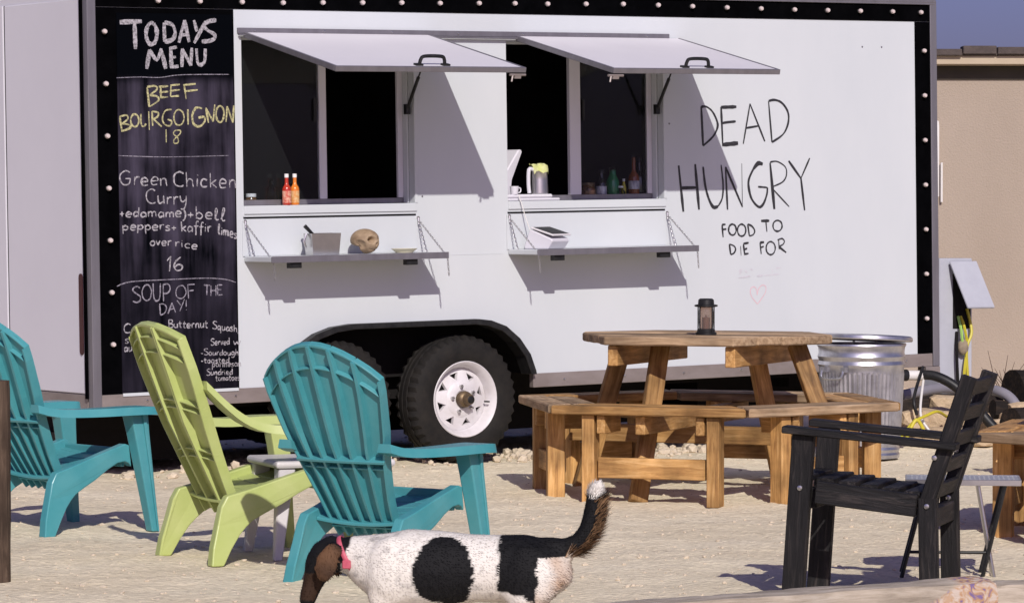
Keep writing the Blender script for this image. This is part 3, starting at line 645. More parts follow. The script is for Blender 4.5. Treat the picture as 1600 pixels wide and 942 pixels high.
(0.0049,[(-0.157,0.157),(-0.158,0.14)]),
(0.0051,[(-0.135,0.154),(-0.142,0.155),(-0.148,0.151),(-0.142,0.147),(-0.136,0.142),(-0.143,0.138),(-0.15,0.139)]),
(0.004,[(-0.126,0.166),(-0.124,0.141),(-0.116,0.139)]),
(0.0048,[(-0.132,0.157),(-0.116,0.156)]),
(0.0047,[(-0.11,0.147),(-0.094,0.148),(-0.096,0.154),(-0.104,0.155),(-0.109,0.147),(-0.106,0.139),(-0.094,0.14)]),
(0.0042,[(-0.069,0.15),(-0.078,0.153),(-0.085,0.145),(-0.081,0.138),(-0.071,0.141)]),
(0.005,[(-0.067,0.167),(-0.069,0.137)])]),
('parmesan',[(0.0046,[(-0.166,0.138),(-0.169,0.104)]),
(0.0039,[(-0.167,0.131),(-0.159,0.138),(-0.152,0.129),(-0.158,0.12),(-0.167,0.122)]),
(0.0035,[(-0.132,0.133),(-0.141,0.136),(-0.145,0.127),(-0.141,0.119),(-0.133,0.123)]),
(0.0036,[(-0.131,0.135),(-0.13,0.118)]),
(0.0035,[(-0.123,0.135),(-0.122,0.116)]),
(0.0035,[(-0.122,0.127),(-0.118,0.134),(-0.112,0.134)]),
(0.004,[(-0.105,0.137),(-0.105,0.116)]),
(0.0036,[(-0.105,0.129),(-0.1,0.136),(-0.094,0.133),(-0.094,0.116)]),
(0.0034,[(-0.093,0.128),(-0.089,0.135),(-0.083,0.132),(-0.082,0.115)]),
(0.0041,[(-0.074,0.127),(-0.059,0.128),(-0.061,0.135),(-0.069,0.136),(-0.074,0.127),(-0.071,0.118),(-0.06,0.119)]),
(0.0041,[(-0.039,0.132),(-0.046,0.133),(-0.051,0.129),(-0.045,0.124),(-0.04,0.119),(-0.046,0.115),(-0.053,0.117)]),
(0.0039,[(-0.02,0.132),(-0.029,0.135),(-0.034,0.125),(-0.029,0.117),(-0.021,0.121)]),
(0.0037,[(-0.019,0.135),(-0.017,0.116)]),
(0.0038,[(-0.01,0.136),(-0.01,0.115)]),
(0.0044,[(-0.01,0.128),(-0.004,0.135),(0.002,0.133),(0.003,0.122),(0.005,0.115)])]),
('Sundried',[(0.0043,[(-0.181,0.106),(-0.187,0.11),(-0.198,0.107),(-0.2,0.102),(-0.192,0.095),(-0.183,0.089),(-0.183,0.08),(-0.194,0.076),(-0.204,0.079)]),
(0.0042,[(-0.176,0.095),(-0.176,0.081),(-0.172,0.077),(-0.164,0.082)]),
(0.0042,[(-0.162,0.095),(-0.163,0.077)]),
(0.0043,[(-0.154,0.094),(-0.155,0.077)]),
(0.0045,[(-0.154,0.087),(-0.149,0.093),(-0.143,0.091),(-0.142,0.083),(-0.141,0.076)]),
(0.0048,[(-0.119,0.09),(-0.128,0.093),(-0.134,0.084),(-0.13,0.076),(-0.122,0.08)]),
(0.0047,[(-0.118,0.108),(-0.12,0.075)]),
(0.0052,[(-0.111,0.092),(-0.112,0.076)]),
(0.0042,[(-0.112,0.085),(-0.107,0.091),(-0.101,0.091)]),
(0.0041,[(-0.095,0.09),(-0.094,0.074)]),
(0.0046,[(-0.096,0.096),(-0.095,0.098)]),
(0.0042,[(-0.085,0.084),(-0.071,0.085),(-0.074,0.091),(-0.081,0.092),(-0.085,0.084),(-0.082,0.076),(-0.071,0.076)]),
(0.0042,[(-0.049,0.088),(-0.058,0.091),(-0.064,0.082),(-0.059,0.075),(-0.051,0.079)]),
(0.0045,[(-0.049,0.106),(-0.049,0.074)])]),
('tomatoes',[(0.0034,[(-0.145,0.073),(-0.145,0.047),(-0.139,0.045)]),
(0.0044,[(-0.151,0.063),(-0.138,0.062)]),
(0.0038,[(-0.129,0.062),(-0.133,0.059),(-0.134,0.055),(-0.133,0.05),(-0.13,0.047),(-0.126,0.046),(-0.122,0.048),(-0.121,0.053),(-0.122,0.058),(-0.125,0.061),(-0.129,0.062)]),
(0.0035,[(-0.114,0.062),(-0.115,0.044)]),
(0.0046,[(-0.114,0.055),(-0.11,0.061),(-0.105,0.058),(-0.105,0.044)]),
(0.0045,[(-0.105,0.055),(-0.101,0.061),(-0.095,0.058),(-0.095,0.044)]),
(0.0036,[(-0.075,0.059),(-0.083,0.062),(-0.088,0.053),(-0.085,0.046),(-0.076,0.05)]),
(0.0047,[(-0.075,0.061),(-0.075,0.045)]),
(0.0037,[(-0.064,0.072),(-0.064,0.046),(-0.059,0.044)]),
(0.0034,[(-0.07,0.062),(-0.057,0.062)]),
(0.0038,[(-0.048,0.061),(-0.051,0.058),(-0.053,0.053),(-0.052,0.048),(-0.05,0.044),(-0.046,0.044),(-0.041,0.046),(-0.04,0.051),(-0.04,0.057),(-0.043,0.06),(-0.048,0.061)]),
(0.0036,[(-0.035,0.052),(-0.022,0.053),(-0.024,0.059),(-0.03,0.06),(-0.035,0.052),(-0.031,0.044),(-0.022,0.044)]),
(0.0043,[(-0.004,0.06),(-0.011,0.061),(-0.015,0.057),(-0.009,0.052),(-0.004,0.048),(-0.01,0.043),(-0.016,0.045)])]),
],
}
PAINT={
 'dead_hungry_lettering':[
('DEAD',[(0.0106,[(3.091,1.478),(3.101,1.253)]),
(0.0076,[(3.091,1.476),(3.129,1.476),(3.173,1.447),(3.206,1.389),(3.204,1.35),(3.171,1.303),(3.101,1.253)]),
(0.0106,[(3.235,1.475),(3.244,1.256)]),
(0.0122,[(3.235,1.473),(3.347,1.476)]),
(0.0076,[(3.241,1.381),(3.266,1.386),(3.341,1.392)]),
(0.0152,[(3.239,1.258),(3.356,1.267)]),
(0.0068,[(3.394,1.263),(3.447,1.494)]),
(0.0068,[(3.447,1.494),(3.554,1.276)]),
(0.0076,[(3.413,1.353),(3.513,1.366)]),
(0.0084,[(3.585,1.508),(3.607,1.271)]),
(0.0076,[(3.585,1.51),(3.629,1.516),(3.679,1.502),(3.719,1.463),(3.734,1.419),(3.723,1.364),(3.686,1.313),(3.607,1.271)])]),
('HUNGRY',[(0.0106,[(2.923,1.142),(2.953,0.878)]),
(0.0106,[(3.042,1.149),(3.066,0.888)]),
(0.0099,[(2.945,1.014),(3.055,1.015)]),
(0.0099,[(3.099,1.133),(3.112,1.031),(3.136,0.953),(3.169,0.902),(3.204,0.905)]),
(0.0061,[(3.204,0.905),(3.235,0.952),(3.243,1.03),(3.23,1.143)]),
(0.0091,[(3.262,1.131),(3.273,0.885)]),
(0.0084,[(3.262,1.131),(3.383,0.899)]),
(0.0038,[(3.383,0.899),(3.382,1.15)]),
(0.0152,[(3.537,1.144),(3.502,1.149),(3.467,1.117)]),
(0.0084,[(3.472,1.125),(3.433,1.059),(3.432,1.004),(3.454,0.941),(3.504,0.897),(3.539,0.916),(3.565,0.971),(3.569,1.009)]),
(0.0068,[(3.569,1.009),(3.5,1.014)]),
(0.0106,[(3.591,1.152),(3.619,0.883)]),
(0.0061,[(3.591,1.156),(3.644,1.159),(3.704,1.127),(3.712,1.08),(3.683,1.04),(3.611,1.014)]),
(0.0046,[(3.606,1.002),(3.729,0.896)]),
(0.0091,[(3.73,1.162),(3.821,1.059)]),
(0.0068,[(3.889,1.177),(3.821,1.059)]),
(0.0084,[(3.821,1.059),(3.846,0.872)])]),
],
 'food_to_die_for_lettering':[
('FOOD',[(0.0061,[(3.232,0.799),(3.239,0.727)]),
(0.0085,[(3.232,0.799),(3.258,0.801)]),
(0.0073,[(3.232,0.771),(3.263,0.774)]),
(0.0067,[(3.318,0.799),(3.328,0.791),(3.334,0.778),(3.335,0.765),(3.33,0.752),(3.321,0.742),(3.309,0.738),(3.297,0.741),(3.287,0.749),(3.28,0.761),(3.28,0.775),(3.284,0.788),(3.294,0.797),(3.306,0.801),(3.318,0.799)]),
(0.0061,[(3.387,0.797),(3.398,0.788),(3.404,0.775),(3.405,0.76),(3.4,0.745),(3.39,0.735),(3.377,0.731),(3.364,0.733),(3.352,0.742),(3.346,0.756),(3.345,0.771),(3.35,0.785),(3.36,0.795),(3.373,0.8),(3.387,0.797)]),
(0.0067,[(3.42,0.799),(3.431,0.731)]),
(0.0061,[(3.42,0.8),(3.452,0.786),(3.471,0.76),(3.459,0.738),(3.431,0.731)])]),
('TO',[(0.0097,[(3.52,0.816),(3.581,0.816)]),
(0.0049,[(3.555,0.812),(3.562,0.752)]),
(0.0061,[(3.654,0.815),(3.667,0.807),(3.674,0.794),(3.675,0.78),(3.669,0.767),(3.658,0.758),(3.644,0.754),(3.629,0.756),(3.616,0.764),(3.609,0.777),(3.608,0.791),(3.613,0.804),(3.625,0.813),(3.639,0.817),(3.654,0.815)])]),
('DIE',[(0.0073,[(3.284,0.686),(3.293,0.626)]),
(0.0061,[(3.284,0.687),(3.318,0.675),(3.329,0.656),(3.317,0.635),(3.293,0.626)]),
(0.003,[(3.366,0.674),(3.369,0.618)]),
(0.0073,[(3.387,0.683),(3.395,0.627)]),
(0.0085,[(3.386,0.687),(3.426,0.692)]),
(0.0073,[(3.389,0.652),(3.414,0.66)]),
(0.0085,[(3.391,0.627),(3.424,0.63)])]),
('FOR',[(0.0073,[(3.51,0.69),(3.518,0.624)]),
(0.0085,[(3.51,0.69),(3.54,0.693)]),
(0.0073,[(3.514,0.662),(3.537,0.668)]),
(0.0055,[(3.601,0.692),(3.614,0.682),(3.621,0.668),(3.622,0.651),(3.616,0.635),(3.605,0.624),(3.59,0.619),(3.576,0.622),(3.563,0.632),(3.556,0.646),(3.555,0.663),(3.561,0.679),(3.572,0.69),(3.586,0.695),(3.601,0.692)]),
(0.0055,[(3.648,0.706),(3.652,0.649)]),
(0.0055,[(3.64,0.703),(3.673,0.711),(3.691,0.696),(3.68,0.677),(3.648,0.665)]),
(0.0085,[(3.648,0.665),(3.704,0.629)])]),
],
 'faded_lettering':[
('',[(0.0055,[(3.356,0.537),(3.361,0.51)]),
(0.0049,[(3.358,0.535),(3.377,0.538)]),
(0.0049,[(3.359,0.524),(3.376,0.526)]),
(0.0055,[(3.396,0.532),(3.414,0.522)]),
(0.0049,[(3.436,0.541),(3.453,0.534)]),
(0.0055,[(3.349,0.491),(3.435,0.5)]),
(0.0049,[(3.486,0.498),(3.528,0.501)]),
(0.0049,[(3.54,0.5),(3.649,0.505)]),
(0.0049,[(3.626,0.541),(3.662,0.543)]),
(0.0043,[(3.597,0.537),(3.599,0.518)])]),
],
 'heart_mark':[
('',[(0.0049,[(3.485,0.337),(3.446,0.377),(3.434,0.409),(3.442,0.43),(3.462,0.436),(3.48,0.42),(3.484,0.388)]),
(0.0049,[(3.484,0.388),(3.494,0.42),(3.519,0.443),(3.547,0.437),(3.547,0.405),(3.518,0.368),(3.485,0.335)])]),
],
}

cm={'menu_title':'chalkw','beef_dish':'chalky','beef_price':'chalky','divider_line':'chalks','curry_dish':'chalkw','curry_price':'chalkw','soup_title':'chalks','soup_description':'chalkw'}
cl={'menu_title':'thick white chalk word %s','beef_dish':'yellow chalk word %s','beef_price':'yellow chalk price %s','curry_dish':'white chalk word %s','curry_price':'white chalk price %s','soup_title':'thin chalk word %s','soup_description':'small white chalk word %s'}
for k,ws in CHALK.items():
    for wi,(word,s) in enumerate(ws):
        o=ribbons(s,-.0135,len(k)+wi,1.2 if k in('menu_title','beef_dish') else 1.05).build('chalk_line' if k=='divider_line' else 'chalk_word',cm[k],bd)
        if word: o['label']=cl[k]%word
pl={'dead_hungry_lettering':('ink','large black hand painted word %s'),'food_to_die_for_lettering':('ink','small black hand painted word %s'),'faded_lettering':('faint','faded grey marks of wiped off writing'),'heart_mark':('pink','small pink outlined heart')}
for k,ws in PAINT.items():
    for wi,(word,s) in enumerate(ws):
        o=ribbons(s,-.0012,len(k)+wi,1.65 if 'letter' in k else 1.2).build('heart_mark' if 'heart' in k else ('faded_writing' if 'faded' in k else 'painted_word'),pl[k][0],tr); o['label']=pl[k][1]%word if '%s' in pl[k][1] else pl[k][1]
# bulbs round the black border
bm_=MB().lathe([(.0125,0),(.0125,-.007),(.008,-.009)],10,(0,0,0),'y').mesh('bulb_socket',smooth=True)
bb_=MB().lathe([(.007,-.007),(.0125,-.013),(.0142,-.021),(.010,-.031),(0,-.034)],10,(0,0,0),'y').mesh('bulb',smooth=True)
spots=[(-.776+.0033*i,1.858-.2668*i) for i in range(7)]
spots+=[(-.46,2.02),(-.212,2.021),(.042,2.022),(.293,2.022),(.54,2.027),(.79,2.031),(1.04,2.035),(1.289,2.036),(1.546,2.04),(1.785,2.043),(2.006,2.044),(2.269,2.048),(2.528,2.052),(2.775,2.05),(3.02,2.047),(3.27,2.044),(3.52,2.042),(3.77,2.04),(4.02,2.04),(4.27,2.04),(4.52,2.04),(4.742,2.039)]
spots+=[(4.765,1.81-.2665*i) for i in range(7)]
for u,v in spots:
    o=link('bulb',bb_,'bulb',tr,P(u,-.004,v)); link('bulb_socket',bm_,'blackmetal',o)
# windows
def chain(name,a,b,parent,sag=.0):
    a,b=Vector(a),Vector(b); L=(b-a).length; n=max(4,int(L/.013)); mb=MB(); x=(b-a).normalized()
    s1=x.cross(Vector((0,1,0.3))).normalized(); s2=x.cross(s1)
    for i in range(n):
        c=a.lerp(b,(i+.5)/n); c.z-=sag*math.sin(math.pi*(i+.5)/n); s=s1 if i%2 else s2
        q=[c+x*.0095*math.cos(t*6.283/8)+s*.005*math.sin(t*6.283/8) for t in range(8)]
        mb.tube(q,.0016,4,closed=True)
    return mb.build(name,'steel',parent)
def window(W,mull,pane_side,hood_u,latch_u,idx):
    u0,u1,v0,v1=W
    # jamb lining
    j=MB()
    wf=tbox('window_frame',(u0,-.008,v0-.045),(u1+.012,.10,v0),'white',bevel=.003)          # sill
    tbox('jamb',(u0,.0505,v0+.001),(u0+.012,.11,v1),'white',wf); tbox('jamb',(u1-.012,.0505,v0+.001),(u1,.11,v1),'white',wf)
    tbox('head',(u0+.013,.0505,v1-.012),(u1-.013,.11,v1),'white',wf)
    tbox('trim',(u1+.001,-.006,v0+.001),(u1+.018,-.0005,v1),'white',wf); 
    m0,m1=mull
    tbox('mullion',(m0,.085,v0+.03),(m1,.112,v1-.013),'door_white',wf)
    tbox('sash_rail',(u0+.013,.088,v0+.001),(u1-.013,.109,v0+.03),'alu',wf)
    tbox('sash_stile',(u1-.045,.088,v0+.031),(u1-.013,.109,v1-.013),'door_white',wf); tbox('sash_stile',(u0+.013,.088,v0+.031),(u0+.03,.109,v1-.013),'alu',wf)
    a,b=((u0+.031,m0-.001) if pane_side<0 else (m1+.001,u1-.046))
    gp=tbox('window_pane',(a,.096,v0+.031),(b,.100,v1-.014),'glass',bevel=0)
    tbox('pane_latch',(m0-.035 if pane_side<0 else m1+.012,.080,1.40),(m0-.02 if pane_side<0 else m1+.027,.0945,1.52),'blackmetal',gp)
    # hood (the lifted flap)
    h0,h1=hood_u; O_,vh,ve=.90,1.852,1.645
    L=math.hypot(O_,vh-ve); ang=math.atan2(vh-ve,O_)
    hd=MB().box((h0,-L,-.012),(h1,0,.012)).mesh('awning_flap',.002)
    ho=link('awning_flap',hd,'flap',tr,P(0,-.012,vh),(ang,0,0))
    ho['label']='lifted white window flap with metal edging'
    for a,b in (((h0-.006,-L-.006,-.014),(h1+.006,-L+.010,.0145)),((h0-.006,-L+.011,-.014),(h0+.010,-.002,.0145)),((h1-.010,-L+.011,-.014),(h1+.006,-.002,.0145))):
        MB().box(a,b).build('flap_edging','alu',ho,.002)
    hx=h0+(h1-h0)*.52
    q=smooth_path([(hx-.078,-L+.04,.013),(hx-.072,-L+.04,.045),(hx-.05,-L+.04,.060),(hx+.05,-L+.04,.060),(hx+.072,-L+.04,.045),(hx+.078,-L+.04,.013)],4)
    # pull handle on the weather side, near the outer edge
    MB().tube(q,.0095,8).box((hx-.105,-L+.025,.0125),(hx-.062,-L+.055,.022)).box((hx+.062,-L+.025,.0125),(hx+.105,-L+.055,.022)).build('pull_handle','blackmetal',ho,smooth=True)
    lx=latch_u
    MB().tube([(lx-.05,-L+.0,-.026),(lx+.05,-L+.0,-.026)],.007,6).tube([(lx-.03,-L,-.026),(lx-.04,-L-.01,-.06)],.005,6).box((lx-.02,-L-.006,-.045),(lx+.02,-L+.006,-.0205)).build('latch','alu_dirty',ho)
    # gas struts
    for su in (u1-.03,):
        e=(su,-.20,vh-.075); s_=(su,.02,1.455)
        st=MB().tube([P(*s_),P(*[s_[i]*.45+e[i]*.55 for i in range(3)])],.0095,8).tube([P(*[s_[i]*.5+e[i]*.5 for i in range(3)]),P(*e)],.005,6).box(P(su-.014,.005,1.435),P(su+.014,.03,1.49)).build('gas_strut','blackmetal',tr,smooth=True)
    # folding shelf
    s0,s1=u0-.005,u1+.02; vs_=.69
    tbox('apron_panel',(u0-.012,-.006,vs_),(u1+.012,-.0005,v0-.075),'white',bevel=.001)
    tbox('painted_shadow_line',(u0-.004,-.005,v0-.066),(u1+.004,-.0008,v0-.058),'black',bevel=0)  # black strip put in for the shadow line under the sill
    sh=tbox('serving_shelf',(s0,-.285,vs_-.028),(s1,-.007,vs_),'alu' if 0 else 'white',bevel=.004)
    tbox('shelf_edging',(s0-.003,-.292,vs_-.032),(s1+.003,-.2855,vs_+.002),'alu',sh,bevel=.001)
    for q in (.14,.80):
        qq=s0+(s1-s0)*q
        tbox('latch_block',(qq-.035,-.275,vs_-.062),(qq+.035,-.235,vs_-.0285),'blackmetal',sh)
    for su,sg in ((s0+.006,-1),(s1-.006,1)):
        an=P(su,-.012,.865)
        MB().tube([P(su,-.0005,.875),P(su,-.014,.875)],.009,8).tube([P(su,-.012,.875),P(su,-.016,.84)],.004,6).build('chain_hook','steel',tr)
        chain('chain',an,P(su,-.255,vs_+.002),sh); chain('chain',an,P(su,-.09,vs_+.002),sh)
        chain('chain_end',P(su+.02,-.262,vs_-.03),P(su+.028,-.262,vs_-.125),sh)
    return ho
window(W1,(.574,.618),-1,(.058,1.22),.058+1.12,0)
window(W2,(2.224,2.30),1,(1.80,2.925),1.815,1)
# hinge rail above both hoods
hr=tbox('hinge_rail',(.02,-.014,1.858),(2.86,-.0005,1.888),'alu')
tbox('hinge_lip',(.02,-.034,1.846),(2.93,-.0145,1.856),'alu',hr)
for i in range(7):
    MB().lathe([(.007,0),(.005,-.004),(0,-.005)],8,P(.12+i*.43,-.014,1.874),'y').build('rivet','steel',hr,smooth=True)
# faint sheet joints and screws in the skin
for a,b in (((1.26,-.0016,.667),(1.70,-.0002,.670)),):
    tbox('panel_joint',a,b,'white',bevel=0)
for u,v in ((4.30,1.83),(4.45,1.83),(1.17,.99),(2.86,1.38)):
    MB().lathe([(.006,0),(.004,-.003),(0,-.004)],8,P(u,-.0005,v),'y').build('screw','alu',tr,smooth=True)
# wheel arch flare, well, axle, chassis
fl=[];
for (a,b) in arch: fl.append((a,b))
cen=(1.058,-.1)
inn=[(cen[0]+(a-cen[0])*.955,b if i in (0,len(arch)-1) else cen[1]+(b-cen[1])*.93) for i,(a,b) in enumerate(fl)]
MB().prism(fl+inn[::-1],lambda a,b:P(a,-.055,b),lambda a,b:P(a,.051,b)).build('fender_flare','blackmetal',tr,.003)
ins=MB(); n=len(arch)
ins.add([P(a,.052,b) for a,b in arch]+[P(a,.34,b) for a,b in arch],[(i,i+1,n+i+1,n+i) for i in range(n-1)])
ins.add([P(a,.34,b) for a,b in arch],[tuple(range(n))]); ins.build('wheel_well','under',tr)
ch=MB()
for dd in (.45,1.6): ch.box(P(UL+.05,dd,-.13),P(UR-.05,dd+.06,-.001))
for u in [UL+.1+i*.55 for i in range(11)]: ch.box(P(u,.40,-.06),P(u+.05,DW-.06,-.002))
ch.box(P(UL+.1,.55,-.22),P(.2,1.55,-.131)).box(P(2.5,1.2,-.20),P(3.0,1.55,-.131)).box(P(4.2,.6,-.20),P(4.7,1.0,-.131))
ch.build('chassis','under',tr)
tbox('added_underbody_dark_box',(1.98,.70,-.36),(3.28,1.2,-.131),'under')  # dark box added to hide the sky-lit ground under the trailer
tbox('added_underbody_dark_box',(3.62,.75,-.34),(4.6,1.2,-.131),'under')
tbox('added_underbody_dark_box',(UL+.06,.6,-.40),(.12,1.2,-.222),'under')  # another added box, keeping the left underside black
tbox('light_block_skirt',(UL+.05,DW-.10,-.43),(4.02,DW-.06,-.001),'under')  # made-up rear panels, added to block light coming from behind the trailer
tbox('light_block_skirt',(4.5,DW-.10,-.43),(UR-.05,DW-.06,-.001),'under')
for u in (.605,1.42): MB().tube([P(u,.1,-.11),P(u,DW-.1,-.11)],.03,8).build('axle','under',tr)
# wheel
def make_wheel(u,dc,flip=1):
    c=P(u,dc,-.122); Rr=.348
    wh=bpy.data.objects.new('wheel',None); col.objects.link(wh); wh.parent=tr; wh.location=c
    if flip<0: wh.rotation_euler=(0,0,math.pi)
    n=80; prof=[(.195,-.085),(.215,-.100),(.26,-.108),(.30,-.102),(.325,-.092),(.340,-.075),(Rr,-.05),(Rr,-.046),(Rr-.012,-.044),(Rr-.012,-.036),(Rr,-.034),(Rr+.002,-.006),(Rr-.010,-.004),(Rr-.010,.004),(Rr+.002,.006),(Rr,.034),(Rr-.012,.036),(Rr-.012,.044),(Rr,.046),(Rr,.05),(.340,.075),(.325,.092),(.30,.102),(.26,.108),(.215,.100),(.195,.085)]
    vs=[];fs=[]
    for i,(r,y) in enumerate(prof):
        for k in range(n):
            rr=r
            if i in (4,5,len(prof)-6,len(prof)-5): rr=r+(.008 if k%2 else -.008)
            if i in (6,7,len(prof)-8,len(prof)-7): rr=r+(.003 if k%2 else -.006)
            a=6.28319*k/n; vs.append((rr*math.cos(a),y,rr*math.sin(a)))
    m=len(prof)
    for i in range(m-1): fs+=[(i*n+k,i*n+(k+1)%n,(i+1)*n+(k+1)%n,(i+1)*n+k) for k in range(n)]
    t=MB().add(vs,fs).build('tyre','rubber',wh,smooth=True,angle=R(28))
    MB().lathe([(.196,.085),(.200,-.080),(.212,-.094),(.206,-.100),(.194,-.090),(.180,-.070),(.172,-.036)],48,(0,0,0),'y',False).build('rim_lip','rim',wh,smooth=True)
    out=[(.173*math.cos(6.28319*k/48),.173*math.sin(6.28319*k/48)) for k in range(48)]
    holes=[]
    for k in range(8):
        a=6.28319*(k+.35)/8; tri=[]
        for rr,da in ((.112,0),(.142,.155),(.142,-.155)):
            tri.append((rr*math.cos(a+da),rr*math.sin(a+da)))
        holes.append(tri)
    def fn(x,y,h):
        r=math.hypot(x,y); dish=-.030-.028*max(0,min(1,(.15-r)/.06))
        return (x,dish-h,y)
    db=MB()
    for k in range(8):
        a=6.28319*(k+.35)/8; h8=6.28319/16
        q=lambda r,t,e=0:(r*math.cos(a+t),-.034-.026*max(0,min(1,(.16-r)/.06))+e,r*math.sin(a+t))
        pts=[q(.092,-h8),q(.092,0),q(.092,h8),q(.174,-h8),q(.174,-h8/3),q(.174,h8/3),q(.174,h8),q(.106,0),q(.148,.20),q(.148,-.20)]
        pts+=[q(.110,0,.02),q(.146,.18,.02),q(.146,-.18,.02)]
        db.add(pts,[(0,1,7),(1,2,7),(0,7,9,3),(2,6,8,7),(3,9,4),(4,9,8,5),(5,8,6),(7,8,11,10),(8,9,12,11),(9,7,10,12)])
    disc=db.build('rim_disc','rim',wh,smooth=True,angle=R(30))
    MB().lathe([(.175,-.020),(.10,-.018),(0,-.018)],32,(0,0,0),'y').build('brake_drum','under',wh)
    MB().lathe([(.10,-.058),(.085,-.068),(.05,-.070),(.045,-.064),(0,-.064)],32,(0,0,0),'y').build('hub_plate','rim',wh,smooth=True)
    MB().lathe([(.044,-.066),(.044,-.100),(.036,-.110),(.030,-.112),(.030,-.140),(.024,-.150)],20,(0,0,0),'y').build('hub','brass',wh,smooth=True)
    MB().lathe([(.0235,-.149),(.019,-.152),(0,-.1525)],16,(0,0,0),'y').build('hub_cap','blackmetal',wh,smooth=True)
    for k in range(5):
        a=6.28319*k/5+.5
        MB().lathe([(.0105,-.068),(.0105,-.085),(.006,-.092),(0,-.092)],6,(.072*math.cos(a),0,.072*math.sin(a)),'y').build('lug_nut','steel',wh)
    MB().tube([(.15,-.06,-.02),(.158,-.095,-.02)],.005,6).build('valve','blackmetal',wh)
    return wh
w1=make_wheel(1.42,.075)
w2=copy_tree(w1,tr); w2.location=P(.605,.075,-.122); w2.rotation_euler=(0,.4,0)
for u in (.605,1.42):
    w=copy_tree(w1,tr); w.location=P(u,DW-.075,-.122); w.rotation_euler=(0,0,math.pi)
# coupling hose fitting at the rear corner and tail bracket
MB().tube([P(4.52,.03,-.12),P(4.63,.01,-.125)],.035,12).build('drain_pipe','blackmetal',tr,smooth=True)
MB().tube([P(4.63,.01,-.125),P(4.735,-.02,-.13)],.030,12).build('drain_collar','whitecord',tr,smooth=True)
tbox('tail_bracket',(UR-.09,-.02,-.14),(UR+.02,.06,-.079),'alu_dirty')

# ------------------------------------------------------------------ tan building behind
BY=27.0
bd_=thing('tan_building','tan stucco building with dark shingle eave behind the trailer','building',(6.5,BY,0),R(1.2))
bd_.location.x=6.5
MB().box((-4.6,0,-.1),(7,6,2.462)).build('wall','stucco',bd_,.01)
MB().box((-4.62,-.012,-.1),(7.02,-.0005,.09)).build('plinth',mat('plinth_stucco',(.44,.35,.26),.9,noise_=(4,(.40,.31,.23),.3,(1,1,1)),bump=(60,.5,.01)),bd_,.003)
rf=MB().prism([(-.20,2.532),(-.20,2.55),(3.0,2.56),(6.4,2.55),(6.4,2.53),(3.0,2.535)],lambda a,b:(-4.9,a,b),lambda a,b:(7.3,a,b)).build('roof','shingle',bd_)
MB().box((-4.9,-.178,2.467),(7.3,-.155,2.531)).build('fascia','tanwood',rf,.003)
MB().box((-4.6,-.014,2.36),(7.0,-.0006,2.4615)).build('eave_shade_strip',mat('eave_shade_brown',(.05,.042,.03),.8,noise_=(9,(.035,.03,.022),.3,(1,1,1))),bd_,.002)  # dark strip laid over the eave's shadow band to deepen that shade
MB().box((-4.9,-.1545,2.463),(7.3,.3,2.474)).build('soffit','tanwood',rf)
x=-4.92
rs=random.Random(5)
while x<7.3:
    w=rs.uniform(.22,.34); dz=rs.uniform(-.008,.012)
    MB().box((x,-.225,2.533+dz*.6),(min(x+w-.008,7.32),-.06,2.583+dz+rs.uniform(0,.01))).build('shingle','shingle',rf,.006); x+=w
MB().tube([(-3.37,-.04,1.50),(-3.37,-.04,2.02),(-3.37,-.02,2.05)],.016,10).tube([(-3.335,-.03,1.46),(-3.335,-.03,1.75)],.009,8).build('vent_pipe','whitecord',bd_,smooth=True)

# ------------------------------------------------------------------ electrical pedestal
ep=thing('electrical_box','grey electrical pedestal with its tilted lid open and wires out','electrical box',(2.90,24.0,0),R(28))
MB().box((-.16,-.08,-.05),(.10,.10,1.08)).build('cabinet','boxgrey',ep,.006)
MB().box((-.055,-.0832,.62),(.085,-.0805,.98)).build('opening','under',ep)
MB().box((-.10,-.010,-.36),(.12,.010,.0)).build('lid','boxgrey',ep,.006,loc=(0,-.10,1.06),rot=(R(-33),0,R(3)))
for nm,pts,m in (('wire',[(.0,-.09,.70),(.005,-.13,.62),(.03,-.12,.5),(.0,-.13,.3),(.01,-.12,.0)],'yellow'),('wire',[(.05,-.09,.75),(.06,-.13,.6),(.02,-.13,.48),(.04,-.12,.25),(.02,-.13,.0)],'yellow'),('wire',[(-.02,-.09,.70),(-.02,-.13,.6),(.0,-.12,.45)],'greencord'),('wire',[(-.03,-.09,.6),(-.05,-.12,.45),(-.04,-.12,.2),(-.06,-.12,.0)],'under')):
    MB().tube(smooth_path(pts,5),.010,6).build(nm,m,ep,smooth=True)
MB().add([Vector((.0+v.x*.04,-.12+v.y*.03,.50+v.z*.055)) for v in ICO2[0]],ICO2[1]).build('wire_joint',mat('dusty_tape',(.2,.16,.12),.9,noise_=(40,(.3,.24,.16),.2,(1,1,1))),ep,smooth=True)

